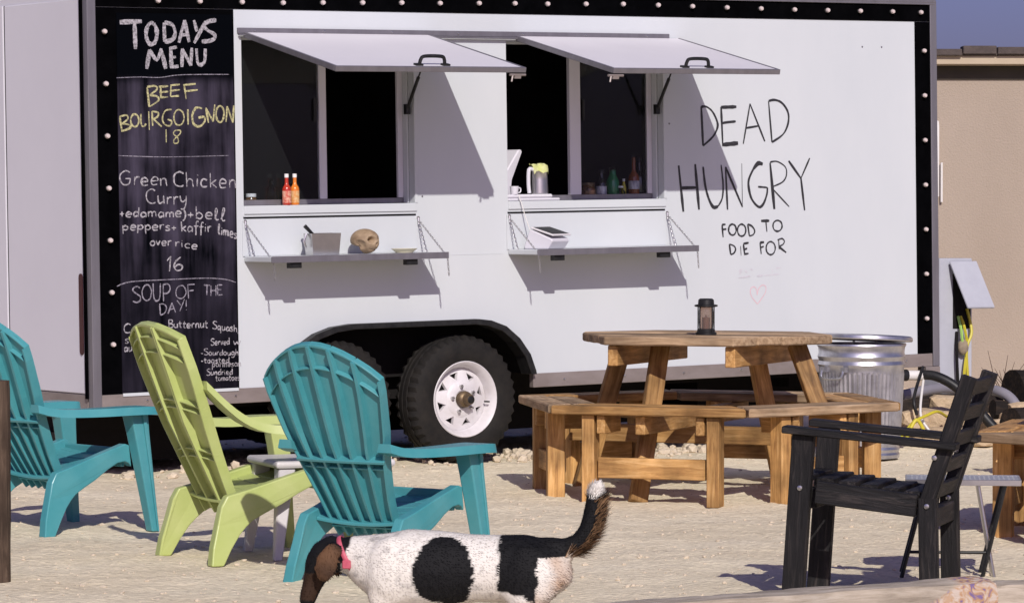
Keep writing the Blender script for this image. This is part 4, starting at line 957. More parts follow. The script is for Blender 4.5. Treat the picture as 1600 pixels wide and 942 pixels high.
# ------------------------------------------------------------------ hoses, cords, rocks and logs on the right
def hose(name,pts,r,m,label,cat):
    return tag(MB().tube(smooth_path(pts,7),r,10).build(name,m,smooth=True),label,cat)
c0=TW(4.735,-.02,-.13)
hose('drain_hose',[c0-Vector((.05,-.02,0)),c0+Vector((.06,-.03,.0)),c0+Vector((.18,-.07,-.06)),c0+Vector((.30,-.1,-.18)),c0+Vector((.44,-.13,-.33)),c0+Vector((.60,-.1,-.38))],.030,'blackmetal','thick black drain hose running from the white collar to the rocks','hose')
hose('grey_conduit',[(2.40,22.5,.25),(2.52,22.6,.27),(2.66,22.8,.28),(2.80,23.0,.27),(2.93,22.9,.27),(3.02,22.7,.27),(3.10,22.6,.22),(3.16,22.5,.10),(3.18,22.4,.02)],.033,'greyhose','fat grey conduit arching over the rock pile','conduit')
hose('extension_cord',[(2.22,21.2,.02),(2.30,21.3,.10),(2.36,21.4,.15),(2.44,21.5,.18),(2.52,21.6,.20),(2.60,21.8,.16)],.009,'yellow','yellow extension cord looped beside the trash can','cord')
hose('yellow_strap',[(2.30,21.25,.06),(2.36,21.27,.17),(2.42,21.3,.08)],.011,'yellow','yellow strap end hanging beside the trash can','strap')
hose('white_cable',[TW(4.78,.02,-.11),(2.42,21.6,.20),(2.46,21.55,.10),(2.53,21.5,.02)],.008,'whitecord','thin white cable hanging under the trailer corner','cable')
hose('black_cable',[TW(4.74,-.01,-.08),(2.385,21.62,.28),(2.40,21.6,.18)],.010,'blackmetal','short black cable hanging from the trailer underside','cable')
def rock(p,s,seed,rz=0):
    rnd=Vector((seed*3.1,seed*1.7,seed*.9)); vs=[]
    for v in ICO2[0]:
        k=1+.35*noise.noise(v*1.3+rnd)+.12*noise.noise(v*4+rnd)
        q=Vector((max(-.8,min(.8,v.x)),max(-.75,min(.75,v.y)),max(-.7,min(.7,v.z))))*k
        vs.append((q.x*s[0],q.y*s[1],q.z*s[2]))
    return MB().add(vs,ICO2[1]).build('rock','rock',None,smooth=True,loc=p,rot=(0,0,rz),angle=R(25))
rk=random.Random(3)
RL=[(2.55,22.0,.13,.20,.12,.10),(2.75,22.1,.12,.17,.12,.09),(2.40,21.9,.08,.12,.1,.08),(2.62,21.7,.06,.24,.12,.06),(2.90,21.9,.08,.15,.12,.08),(2.45,21.5,.05,.12,.1,.06),(2.75,21.4,.04,.22,.13,.05),(3.05,21.9,.12,.14,.1,.10),(3.2,21.8,.07,.16,.12,.07),(3.33,21.7,.06,.15,.12,.07),(3.0,21.4,.04,.18,.1,.05),(3.15,22.3,.16,.14,.1,.09),(2.36,21.7,.16,.07,.06,.06),(3.45,22.2,.12,.18,.12,.11),(2.66,22.4,.2,.12,.1,.08)]
for i,(x,y,z,a,b,c) in enumerate(RL):
    tag(rock((x,y,z),(a,b,c),i+1,rk.uniform(-.5,.5)),'pale sandstone rock lying in the loose pile between trash can and electrical box','rock','rocks in the pile behind the black chair')
def log(p0,p1,r,label,m='charred'):
    p0,p1=Vector(p0),Vector(p1); d=p1-p0; L=d.length; n=14; vs=[];fs=[];K=10
    for i in range(K+1):
        for k in range(n):
            a=6.283*k/n; rr=r*(1+.13*noise.noise(Vector((i*.5,math.cos(a)*2,math.sin(a)*2+r*50))))
            vs.append((-L/2+L*i/K,rr*math.cos(a),rr*math.sin(a)*.9))
    for i in range(K): fs+=[(i*n+k,i*n+(k+1)%n,(i+1)*n+(k+1)%n,(i+1)*n+k) for k in range(n)]
    fs+=[tuple(range(n)),tuple(range(K*n,K*n+n))]
    o=MB().add(vs,fs).build('charred_log',m,None,smooth=True); o.location=(p0+p1)/2; o.rotation_euler=d.to_track_quat('X','Z').to_euler()
    return tag(o,label,'log','dark logs by the building')
log((2.35,23.2,.11),(3.12,23.3,.12),.12,'long dark charred log lying behind the rock pile under the electrical box')
log((3.16,23.0,.27),(3.75,23.3,.30),.13,'dark log with brown cut end lying highest at the right edge')
log((2.98,22.6,.16),(3.45,22.7,.12),.07,'thin dark log lying under the grey conduit')
log((2.60,19.0,.28),(3.10,19.3,.30),.09,'short black log with a brown end above the far right table bench')
log((2.60,19.05,.11),(3.12,19.3,.12),.10,'charred log hidden low beneath another log at the right edge')
# dry twigs against the building
tw=MB(); rt=random.Random(8)
for i in range(16):
    a=Vector((3.62+rt.uniform(-.05,.05),26.6,.02)); b=a+Vector((rt.uniform(-.18,.18),rt.uniform(-.05,.05),rt.uniform(.15,.36)))
    tw.tube([a,a.lerp(b,.5)+Vector((rt.uniform(-.03,.03),0,0)),b],[.004,.003,.0015],4)
tag(tw.build('dry_twigs','postwood'),'thin dry twigs growing against the tan building wall','twigs')

# ------------------------------------------------------------------ trash can
tc_=thing('trash_can','round galvanised ribbed trash can standing between picnic table and trailer','trash can',(1.97,20.55,0))
n=112; prof=[(0,.0),(.205,.0),(.212,.006),(.212,.04),(.206,.05),(.212,.06),(.207,.075),(.209,.09)]
vs=[];fs=[]
ring=[]
rows=[(.212,0,0),(.216,.02,0),(.209,.035,0),(.217,.05,0),(.210,.07,0),(.213,.09,.2),(.216,.11,1),(.228,.30,1),(.236,.47,1),(.238,.49,.2),(.238,.51,0),(.246,.525,0),(.239,.545,0),(.248,.57,0),(.241,.59,0),(.244,.62,0),(.252,.632,0),(.250,.642,0),(.240,.642,0),(.236,.50,0),(.210,.03,0),(.0,.025,0)]
for r,z,a in rows:
    for k in range(n):
        rr=r+a*.0042*(1 if k%2 else -1); t=6.28319*k/n; vs.append((rr*math.cos(t),rr*math.sin(t),z))
for i in range(len(rows)-1): fs+=[(i*n+k,i*n+(k+1)%n,(i+1)*n+(k+1)%n,(i+1)*n+k) for k in range(n)]
fs.append(tuple(range(n)))
MB().add(vs,fs).build('can_body','galv',tc_,smooth=True,angle=R(30))
hl=MB().tube([(-.10,0,0),(-.10,0,-.03),(-.06,0,-.055),(.06,0,-.055),(.10,0,-.03),(.10,0,0)],.006,8)
for a in (-135,45):
    t=R(a); o=MB().tube(smooth_path([(-.075,0,0),(-.075,.012,-.035),(-.05,.015,-.05),(.05,.015,-.05),(.075,.012,-.035),(.075,0,0)],3),.0055,8).box((-.09,-.02,-.014),(-.06,.006,.014)).box((.06,-.02,-.014),(.09,.006,.014)).build('handle','galv',tc_,smooth=True)
    o.location=(.250*math.cos(t),.250*math.sin(t),.50); o.rotation_euler=(0,0,t-math.pi/2)
ld=MB().lathe([(.262,-.018),(.268,-.012),(.266,.004),(.255,.012),(.246,.012),(.235,-.004),(.20,-.008),(.12,-.010),(.04,-.012),(0,-.012)],64).build('lid','galv',tc_,smooth=True)
ld.location=(.02,-.01,.676); ld.rotation_euler=(R(-3.0),R(2.2),0)
MB().tube(smooth_path([(-.06,0,-.012),(-.055,0,-.04),(.055,0,-.04),(.06,0,-.012)],4),.007,8).build('lid_handle','galv',ld,smooth=True)

# ------------------------------------------------------------------ hexagonal picnic tables
def clip_hex_board(y0,y1,Rr):
    """strip y0..y1 of a hexagon with flat front (normal -y)"""
    ap=Rr*math.sqrt(3)/2
    hw=lambda y: Rr-abs(y)/math.sqrt(3)
    ys=[y0]+([0] if y0<0<y1 else [])+[y1]
    return [(-hw(y),y) for y in ys]+[(hw(y),y) for y in reversed(ys)]
def picnic_table(label,c,rz,legs):
    t=thing('picnic_table',label,'picnic table',c,rz,'hexagonal cedar picnic tables')
    zt=.775; Rt=.655; ap=Rt*.866; nb=8; rr=random.Random(int(c[0]*100))
    for i in range(nb):
        y0=-ap+2*ap*i/nb+.003; y1=-ap+2*ap*(i+1)/nb-.003
        dz=rr.uniform(-.002,.003)
        MB().prism(clip_hex_board(y0,y1,Rt),lambda a,b:(a,b,zt-.043+dz),lambda a,b:(a,b,zt+dz)).build('tabletop_board','cedar_top',t,.006)
    for bx in (-.30,.30): bar('table_beam',(bx,-ap+.04,zt-.043-.052),(bx,ap-.04,zt-.043-.052),.05,.10,'cedar',t)
    zs=.452; Rs=1.0
    for k in range(6):
        a=R(60*k); m_=Matrix.Rotation(a,3,'Z')
        for (q0,q1) in ((.61,.733),(.743,.868)):
            h0=q0/math.sqrt(3)-.009; h1=q1/math.sqrt(3)-.009
            me=MB().prism([(-h0,-q0),(h0,-q0),(h1,-q1),(-h1,-q1)],lambda x,y:(x,y,-.042),lambda x,y:(x,y,0)).mesh('seat_board',.006)
            link('seat_board',me,'cedar_top' if k%2 else 'cedar',t,(0,0,zs+rr.uniform(-.002,.004)),(0,0,a))
        for sx in (-1,1):
            lx=.315 if k==0 else .22; p=m_@Vector((sx*lx,-.79,0))
            bar('seat_leg',(p.x,p.y,-.02),(p.x,p.y,zs-.044),.085,.062,'cedar',t,up=(math.cos(a),math.sin(a),0))
            q0=m_@Vector((sx*(lx-.065),-.60,zs-.044-.045)); q1=m_@Vector((sx*(lx-.065),-.83,zs-.044-.045))
            bar('seat_cleat',q0,q1,.042,.088,'cedar',t)
        p0=m_@Vector((-lx+.044,-.792,.155)); p1=m_@Vector((lx-.044,-.792,.155))
        bar('stretcher',p0,p1,.042,.098,'cedar',t)
    for bx in (-.06,): bar('cross_beam',(bx,-.80,zs-.044-.048),(bx,.80,zs-.044-.048),.05,.088,'cedar',t)
    bar('cross_beam',(-.74,.06,zs-.044-.048-.09),(.74,.06,zs-.044-.048-.09),.05,.088,'cedar',t)
    inv=Matrix.Rotation(-rz,3,'Z')
    for a,b in legs:
        pa=inv@(Vector(a)-Vector(c)); pb=inv@(Vector(b)-Vector(c))
        bar('table_leg',pb,pa,.088,.045,'cedar',t,up=inv@Vector((.3,-1,0)),ext=.0)
    return t
TC=(.962,18.1,0)
legsA=[((.733,17.95,.73),(.605,17.52,-.02)),((.56,18.25,.73),(.35,18.35,-.02)),((1.215,18.35,.73),(1.37,18.45,-.02)),((1.40,17.95,.73),(1.66,17.78,-.02))]
picnic_table('stained cedar picnic table with a lantern standing on its six sided top',TC,R(-21.7),legsA)
c2=(2.92,15.55,0); off=Vector(c2)-Vector(TC); 
M2=Matrix.Rotation(R(35),3,'Z')
legsB=[(tuple(M2@(Vector(a)-Vector(TC))+Vector(c2)),tuple(M2@(Vector(b)-Vector(TC))+Vector(c2))) for a,b in legsA]
picnic_table('cedar picnic table cut off by the right edge behind the folding table',c2,R(-21.7+35),legsB)

# lantern
ln=thing('lantern','black metal lantern with amber glass standing on the picnic table','lantern',(.935+.015,17.85,.777))
MB().lathe([(.052,0),(.052,.012),(.044,.016),(.044,.026),(.038,.03)],24).build('base','blackmetal',ln,smooth=True)
MB().lathe([(.034,.03),(.036,.06),(.036,.11),(.034,.135)],20).build('glass_chimney',glass('smoked_glass',(.62,.50,.42),.10),ln,smooth=True)
MB().lathe([(.019,.03),(.019,.085),(.004,.088),(.003,.098),(0,.098)],16).build('candle',mat('amber_candle',(.22,.12,.07),.6,noise_=(14,(.30,.18,.11),.2,(1,1,1))),ln,smooth=True)
MB().lathe([(.036,.135),(.057,.139),(.057,.147),(.040,.150),(.038,.172),(.030,.178),(0,.178)],24).build('cap','blackmetal',ln,smooth=True)
for k in range(4):
    a=6.283*k/4+.6
    MB().tube([(.049*math.cos(a),.049*math.sin(a),.012),(.049*math.cos(a),.049*math.sin(a),.14)],.0035,6).build('guard_rod','blackmetal',ln)

# ------------------------------------------------------------------ adirondack chairs
def adirondack(name,label,loc,rz,m,kind,group):
    t=thing(name,label,'chair',loc,rz,group)
    top=.94; XS=.76 if kind=='teal' else .90
    def hw(s):
        k=[(0,.15),(.2,.175),(.4,.212),(.55,.25),(.75,.282),(.88,.29),(1,.28)]
        if kind=='lime': k=[(0,.15),(.3,.185),(.55,.225),(.75,.25),(1,.245)]
        for (a,b),(c,d) in zip(k,k[1:]):
            if s<=c: return b+(d-b)*(s-a)/(c-a)
        return k[-1][1]
    def S(t_,s,off=0):
        z=.185+(top-.185)*s; x=(.125-.355*s**.86 if kind=='teal' else .10-.31*s**.95)-.030*(1-t_*t_)*min(1,s*2)
        nx,nz=.885,.465          # front normal of the raked back
        return Vector((x+nx*off,t_*hw(s),z+nz*off))
    nsl=6 if kind=='teal' else 3
    tops=lambda t_: 1-(.175 if kind=='teal' else .07)*t_*t_
    ns=12
    for i in range(nsl):
        a=-1+2*i/nsl; b=-1+2*(i+1)/nsl; g=.010
        ta,tb=a+(g if i else 0),b-(g if i<nsl-1 else 0)
        vs=[];fs=[]
        for j in range(ns+1):
            for tt,of in ((ta,0),((ta+tb)/2,.002),(tb,-.002),(tb,.012),((ta+tb)/2,.012),(ta,.012)):
                vs.append(S(tt,j/ns*tops(tt),of))
        for j in range(ns): fs+=[(j*6+k,j*6+(k+1)%6,(j+1)*6+(k+1)%6,(j+1)*6+k) for k in range(6)]
        fs+=[tuple(range(6)),tuple(range(ns*6,ns*6+6))]
        sl=MB().add(vs,fs).build('back_slat',m,t,smooth=True,angle=R(30))
        for tt in ((ta,tb) if kind=='teal' else (ta+.015,tb-.015)):       # stiffening ribs on the rear of the slat
            e=.011/hw(.6); vs=[];fs=[]
            for j in range(ns+1):
                s=j/ns*(tops(tt)-.005)
                w_=.0045/hw(s); dp=.032*(1-.25*abs(2*j/ns-1))
                c_=max(-1+w_,min(1-w_,tt))
                for q,of in ((c_-w_,.004),(c_+w_,.004),(c_+w_*.8,-dp),(c_-w_*.8,-dp)): vs.append(S(q,s,of))
            for j in range(ns): fs+=[(j*4+k,j*4+(k+1)%4,(j+1)*4+(k+1)%4,(j+1)*4+k) for k in range(4)]
            fs+=[(0,1,2,3),tuple(range(ns*4,ns*4+4))]
            MB().add(vs,fs).build('rib',m,sl)
    def band(s0,s1,dep,nm='back_band',follow=False,K=18):
        vs=[];fs=[]
        for j in range(K+1):
            tt=-1+2*j/K; f=tops(tt) if follow else 1
            for s,of in ((s0,.002),(s1,.002),(s1,-dep),(s0,-dep)): vs.append(S(tt,s*f,of))
        for j in range(K): fs+=[(j*4+k,j*4+(k+1)%4,(j+1)*4+(k+1)%4,(j+1)*4+k) for k in range(4)]
        fs+=[(0,1,2,3),tuple(range(K*4,K*4+4))]
        MB().add(vs,fs).build(nm,m,t,.002)
    if kind=='teal':
        band(.405,.420,.040); band(.985,1.0,.014,'top_edge',True); band(.875,.885,.018,'back_band',True); band(.05,.06,.028); band(.36,.37,.022)
    else:
        band(.985,1.0,.016,'top_edge',True)
        for s in (.93,.85,.60,.56,.34,.30,.06): band(s,s+.008,.020,'back_band',True)
    # seat of shaped slats
    nsx=6
    zf=lambda x: .245+.105*((x-.04)/(.46*XS))-.10*max(0,(x-.46*XS))**1.2*4
    for i in range(nsx):
        x0=.045+(.505*XS-.04)*i/nsx; x1=.045+(.505*XS-.04)*(i+1)/nsx-.005
        wd=.215
        vs=[];fs=[];K=8
        for j in range(K+1):
            y=-wd+2*wd*j/K; dip=-.014*(1-(y/wd)**2)
            vs+=[(x0,y,zf(x0)+dip),(x1,y,zf(x1)+dip),(x1,y,zf(x1)+dip-.014),(x0,y,zf(x0)+dip-.014)]
        for j in range(K): fs+=[(j*4+k,j*4+(k+1)%4,(j+1)*4+(k+1)%4,(j+1)*4+k) for k in range(4)]
        fs+=[(0,1,2,3),tuple(range(K*4,K*4+4))]
        MB().add(vs,fs).build('seat_slat',m,t,.003)
    for sy in (-1,1):
        # side rail that sweeps into the rear leg
        rail=[(-.005,.262),(.10,.285),(.30,.335),(.46,.372),(.49,.365),(.505,.27),(.49,.285),(.46,.295),(.41,.290),(.34,.262),(.26,.222),(.18,.190),(.12,.165),(.085,.14),(.052,.11),(.008,.055),(-.030,-.01),(-.083,-.01),(-.073,.06),(-.048,.15),(-.03,.22)]
        f0=lambda a,b:(a,sy*(.212+.02*max(0,(.2-b)/.2)),b); f1=lambda a,b:(a,sy*(.256+.025*max(0,(.2-b)/.2)),b)
        MB().prism([(a*XS if a>0 else a,b_) for a,b_ in rail],f0,f1).build('rear_leg',m,t,.007,seg=2)
        # front leg: a tapered channel with a raised flange
        o=MB()
        sec=[(.525,.095,.075),(.42,.078,.07),(.30,.066,.066),(.15,.052,.058),(-.01,.040,.05)]
        vs=[];fs=[]
        for z,dx,dy in sec:
            xc=.505*XS+.075*(1-z/.525)**1.0; yc=sy*(.275+.03*(1-z/.525))
            vs+=[(xc-dx/2,yc-dy/2,z),(xc+dx/2,yc-dy/2,z),(xc+dx/2,yc+dy/2,z),(xc-dx/2,yc+dy/2,z)]
        for j in range(4): fs+=[(j*4+k,j*4+(k+1)%4,(j+1)*4+(k+1)%4,(j+1)*4+k) for k in range(4)]
        fs+=[(3,2,1,0),(16,17,18,19)]
        fl=o.add(vs,fs).build('front_leg',m,t,.006,seg=2)
        r_=MB(); vs=[]
        for z,dx,dy in sec:
            xc=.505*XS+.075*(1-z/.525); yc=sy*(.275+.03*(1-z/.525))+sy*(dy/2+.004)
            vs+=[(xc+dx*.12,yc-.006,z),(xc+dx*.30,yc-.006,z),(xc+dx*.30,yc+.006,z),(xc+dx*.12,yc+.006,z)]
        r_.add(vs,fs).build('leg_flange',m,fl,.002)
        # arm
        if kind=='teal': path=[(.60,.530,.125),(.56,.535,.150),(.40,.535,.140),(.22,.532,.120),(.06,.532,.095),(-.04,.538,.08),(-.11,.556,.07)]
        else: path=[(.60,.535,.135),(.57,.540,.150),(.42,.542,.140),(.27,.536,.115),(.15,.545,.09),(.05,.585,.085),(-.03,.645,.085),(-.10,.715,.075)]
        path=[tuple(p) for p in smooth_path([(a*XS if a>0 else a,b_,c_) for a,b_,c_ in path],3)]
        vs=[];fs=[]; K=len(path)
        for i,(x,z,w) in enumerate(path):
            yc=sy*(.30 if kind=='teal' else .295)-sy*.055*max(0,min(1,(.25-x)/.36)); th=.034
            a,b=yc-w/2,yc+w/2
            vs+=[(x,a,z-th),(x,a+.008,z),(x,b-.008,z),(x,b,z-th)]
        for j in range(K-1): fs+=[(j*4+k,j*4+(k+1)%4,(j+1)*4+(k+1)%4,(j+1)*4+k) for k in range(4)]
        fs+=[(0,1,2,3),tuple(range(K*4-4,K*4))]
        MB().add(vs,fs).build('armrest',m,t,smooth=True,angle=R(40))
    MB().box((.465*XS,-.22,.27),(.465*XS+.02,.22,.352)).build('seat_apron',m,t,.004)
    return t
G='adirondack chairs facing the trailer'
adirondack('adirondack_chair','teal plastic adirondack chair cut off by the left edge',(-2.11,15.77,0),R(41),'teal','teal',G)
adirondack('adirondack_chair','lime green plastic adirondack chair in front of the chalkboard menu',(-1.235,14.50,0),R(29),'lime','lime',G)
adirondack('adirondack_chair','teal plastic adirondack chair directly behind the dog',(-.592,13.47,0),R(54),'teal','teal',G).scale=(.955,.955,.955)

# pale side table between the chairs
st=thing('side_table','low pale plastic side table between the lime and teal chairs','side table',(-.775,14.75,0),R(20))
MB().box((-.25,-.22,.355),(.25,.22,.385)).build('tabletop','greywhite',st,.012,seg=2)
for sx in (-1,1):
    for sy in (-1,1):
        vs=[]
        for z,s_,o_ in ((.356,.07,0),(.2,.052,.02),(-.01,.034,.045)):
            x=sx*(.20+o_); y=sy*(.17+o_); vs+=[(x-s_/2,y-s_/2,z),(x+s_/2,y-s_/2,z),(x+s_/2,y+s_/2,z),(x-s_/2,y+s_/2,z)]
        MB().add(vs,[(j*4+k,j*4+(k+1)%4,(j+1)*4+(k+1)%4,(j+1)*4+k) for j in range(2) for k in range(4)]+[(0,1,2,3),(8,9,10,11)]).build('leg','greywhite',st,.005)

# ------------------------------------------------------------------ black wooden armchair
bc=thing('black_armchair','black stained slatted wooden armchair at lower right','chair',(1.30,13.02,0),math.pi-R(17))
# local x = facing, y = left; seat depth .50, width .42
Wd=.212
for sy in (-1,1):
    y=sy*Wd
    fl=bar('front_leg',(.255,y,-.01),(.215,y,.588),.045,.078,'blackwood',bc,up=(1,0,0))
    rl=bar('rear_leg',(-.235,y,-.01),(-.228,y,.375),.042,.066,'blackwood',bc,up=(1,0,0))
    bar('back_post',(-.222,y,.345),(-.375,y,.80),.040,.056,'blackwood',bc,up=(1,0,0))
    bar('seat_rail',(.172,y-sy*.002,.385),(-.19,y-sy*.002,.345),.040,.078,'blackwood',bc)
    ar=bar('armrest',(.285,y+sy*.012,.607),(-.335,y+sy*.012,.555),.084,.026,'blackwood',bc)
    for q in (((.225,y,.40),),((-.228,y,.345),),((-.255,y,.515),)):
        p=Vector(q[0]); MB().lathe([(.011,0),(.009,.004),(0,.006)],10,(0,0,0),'y').build('bolt','steel',bc,smooth=True,loc=(p.x,p.y+.0238,p.z))
for i in range(6):
    x=.225-.078*i; z=.432-.0105*i*.95
    bar('seat_slat',(x,-Wd-.0+.03,z),(x,Wd-.03,z),.064,.022,'blackwood',bc)
for i in range(5):
    f=(i+.55)/5; x=-.222-.153*f-.012; z=.345+.455*f
    o=bar('back_slat',(x,-Wd+.026,z),(x,Wd-.026,z),.016,.058,'blackwood',bc,up=(-.318,0,.948))
bar('back_rail',(-.232,-Wd+.026,.300),(-.232,Wd-.026,.300),.04,.07,'blackwood',bc)
bar('front_rail',(.195,-Wd+.026,.36),(.195,Wd-.026,.36),.04,.07,'blackwood',bc)

# ------------------------------------------------------------------ folding table
ft=thing('folding_table','small folding metal table with grey perforated top behind black armchair','folding table',(1.705,13.78,0),R(-6))
pm=MB(); NX,NY=24,12
top=curve_panel('tabletop',[(-.21,-.13),(.21,-.13),(.21,.13),(-.21,.13)],[[(-.19+.38*i/21+.0045*math.cos(k*1.571+.785),-.11+.22*j/11+.0045*math.sin(k*1.571+.785)) for k in range(4)] for i in range(22) for j in range(12)],.004,lambda a,b,h:(a,b,.366+h))
link('tabletop',top,mat('grey_perforated_metal',(.36,.37,.39),.5,metal=.3,noise_=(20,(.42,.43,.44),.3,(1,1,1))),ft)
for a,b in (((-.213,-.136,.35),(.213,-.130,.372)),((-.213,.130,.35),(.213,.136,.372)),((-.216,-.13,.35),(-.2105,.13,.372)),((.2105,-.13,.35),(.216,.13,.372))): MB().box(a,b).build('rim','steel',ft,.001)
for sy in (-1,1):
    y=sy*.115
    MB().tube([(-.14,y,.35),(-.23,y,0)],.008,8).build('leg','blackmetal',ft,smooth=True)
    MB().tube([(.055,y,.35),(.115,y,0)],.008,8).build('leg','steel',ft,smooth=True)
    MB().tube([(.155,y+sy*.012,.35),(.07,y+sy*.012,0)],.008,8).build('leg','blackmetal',ft,smooth=True)
MB().tube([(-.205,-.115,.098),(.10,-.115,.098)],.006,8).build('brace','blackmetal',ft,smooth=True)
MB().tube([(-.175,-.115,.22),(-.175,.115,.22)],.006,8).build('brace','blackmetal',ft,smooth=True)

# ------------------------------------------------------------------ timbers and post in the foreground
def timber(name,p0,p1,w,h,m,label,cat):
    p0,p1=Vector(p0),Vector(p1); d=p1-p0; L=d.length; K=40; N=12; vs=[];fs=[]
    for i in range(K+1):
        x=-L/2+L*i/K
        for k in range(N):
            a=6.283*k/N+.26; cy=max(-1,min(1,1.25*math.cos(a))); cz=max(-1,min(1,1.25*math.sin(a)))
            j=.006*noise.noise(Vector((x*3,cy*1.5,cz*1.5+w*9)))+.003*noise.noise(Vector((x*14,cy*3,cz*3)))
            e=1 if 0<i<K else .94
            vs.append((x,(w/2*e+j)*cy,(h/2*e+j)*cz))
    for i in range(K): fs+=[(i*N+k,i*N+(k+1)%N,(i+1)*N+(k+1)%N,(i+1)*N+k) for k in range(N)]
    fs+=[tuple(range(N)),tuple(range(K*N,K*N+N))]
    o=MB().add(vs,fs).build(name,m,None,smooth=True,angle=R(35)); o.location=(p0+p1)/2; o.rotation_euler=d.to_track_quat('X','Z').to_euler()
    return tag(o,label,cat)
def painted_timber():
    m=M['grey_timber'].copy(); m.name='painted_timber'; nt=m.node_tree; b=nt.nodes['Principled BSDF']; L=nt.links
    src=b.inputs['Base Color'].links[0].from_socket
    tc=nt.nodes.new('ShaderNodeTexCoord'); sx=nt.nodes.new('ShaderNodeSeparateXYZ'); L.new(tc.outputs['Object'],sx.inputs[0])
    ad=nt.nodes.new('ShaderNodeMath'); ad.operation='MULTIPLY_ADD'; ad.inputs[1].default_value=1.6; L.new(sx.outputs[2],ad.inputs[0])
    nz=nt.nodes.new('ShaderNodeTexNoise'); nz.inputs['Scale'].default_value=16; nz.inputs['Detail'].default_value=4; L.new(tc.outputs['Object'],nz.inputs[0])
    q=nt.nodes.new('ShaderNodeMath'); q.operation='MULTIPLY_ADD'; q.inputs[1].default_value=-.06; L.new(nz.outputs[0],q.inputs[0]); L.new(sx.outputs[0],q.inputs[2])
    ad.inputs[1].default_value=-1.9; L.new(q.outputs[0],ad.inputs[2])
    r=nt.nodes.new('ShaderNodeMapRange'); r.inputs[1].default_value=.42; r.inputs[2].default_value=.45; L.new(ad.outputs[0],r.inputs[0])
    n2=nt.nodes.new('ShaderNodeTexNoise'); n2.inputs['Scale'].default_value=22; n2.inputs['Detail'].default_value=2; n2.inputs['Distortion'].default_value=1.5; L.new(tc.outputs['Object'],n2.inputs[0])
    cr=nt.nodes.new('ShaderNodeValToRGB'); e=cr.color_ramp.elements; e[0].position=.36; e[0].color=(.17,.12,.24,1); e[1].position=.60; e[1].color=(.48,.40,.34,1); k=cr.color_ramp.elements.new(.45); k.color=(.40,.24,.13,1)
    L.new(n2.outputs[0],cr.inputs[0])
    mx=nt.nodes.new('ShaderNodeMix'); mx.data_type='RGBA'; L.new(r.outputs[0],mx.inputs[0]); L.new(src,mx.inputs[6]); L.new(cr.outputs[0],mx.inputs[7]); L.new(mx.outputs[2],b.inputs['Base Color'])
    return m
tm=timber('border_timber',(.25,11.30,.076),(1.565,12.05,.086),.15,.16,'grey_timber','weathered grey timber with purple and orange paint at its end','timber')
tm.data.materials.clear(); tm.data.materials.append(painted_timber())
timber('border_timber',(1.585,12.12,.07),(3.1,12.5,.07),.15,.15,'grey_timber','weathered grey timber running off the lower right corner','timber')
def post():
    vs=[];fs=[];n=16;K=24
    for i in range(K+1):
        z=-.15+.90*i/K
        for k in range(n):
            a=6.283*k/n; rr=.062*(1+.05*noise.noise(Vector((math.cos(a)*2,math.sin(a)*2,z*5))))*(.96 if i==K else 1)
            vs.append((z,rr*math.cos(a),rr*math.sin(a)))
    for i in range(K): fs+=[(i*n+k,i*n+(k+1)%n,(i+1)*n+(k+1)%n,(i+1)*n+k) for k in range(n)]
    fs+=[tuple(range(n)),tuple(range(K*n,K*n+n))]
    o=MB().add(vs,fs).build('wooden_post','postwood',None,smooth=True); o.rotation_euler=(0,-math.pi/2,0); o.location=(-1.92,13.5,0)
    return tag(o,'dark weathered wooden post at the left edge of the picture','post')
post()

# ------------------------------------------------------------------ things on the sills and shelves (stand in the trailer's frame)
TE=TROT.to_euler()
def tthing(name,label,cat,u,d,v,rz=0,group=None):
    o=thing(name,label,cat,TW(u,d,v),0,group); o.rotation_euler=(TROT@Matrix.Rotation(rz,3,'Z')).to_euler(); return o
def bottle(name,label,u,d,v,h,r,body,cap,lab=None,neck=.35,nr=.4,group=None,capw=1.15,lab_range=(.12,.5)):
    t=tthing(name,label,'bottle',u,d,v,0,group)
    hb=h*(1-neck)
    MB().lathe([(r*.93,0),(r,h*.02),(r,hb*.86),(r*.86,hb*.96),(r*nr*1.15,hb*1.10),(r*nr,hb*1.2),(r*nr,h*.93)],20).build('glass_body',body,t,smooth=True)
    MB().lathe([(r*nr*capw,h*.88),(r*nr*capw,h),(0,h)],16).build('cap',cap,t,smooth=True)
    if lab: MB().lathe([(r*1.015,hb*lab_range[0]),(r*1.015,hb*(lab_range[1]+.25))],20).build('paper_label',lab,t,smooth=True)
    return t
Lred=liquid('red_sauce',(.35,.03,.015),.15); Lor=liquid('orange_sauce',(.55,.16,.02),.15); Lam=liquid('amber_spirit',(.20,.055,.015),.1)
Lgr=liquid('green_glass',(.02,.17,.06),.1); Ldk=liquid('dark_glass',(.012,.010,.010),.1); Lbr=liquid('brown_glass',(.10,.05,.02),.15); Lyl=liquid('yellow_liquid',(.5,.42,.03),.15)
capw_=mat('white_cap',(.72,.70,.70),.4,bump=(60,.05,.002)); labw=mat('white_label',(.72,.70,.72),.6,noise_=(40,(.3,.28,.36),.12,(1,1,.4)))
labr=mat('red_label',(.45,.05,.03),.5,noise_=(60,(.62,.35,.25),.1,(1,1,1))); labo=mat('orange_label',(.55,.22,.04),.5,noise_=(60,(.6,.4,.2),.1,(1,1,1))); labb=mat('brown_label',(.26,.15,.08),.6,noise_=(40,(.14,.08,.05),.12,(1,1,1)))
SV=.956
bottle('sauce_bottle','red hot sauce bottle with white cap on the left window sill',.318,.012,SV,.165,.0235,Lred,capw_,labr,.40,.42)
bottle('sauce_bottle','orange hot sauce bottle with white cap on the left window sill',.372,.018,SV,.165,.0235,Lor,capw_,labo,.40,.42)
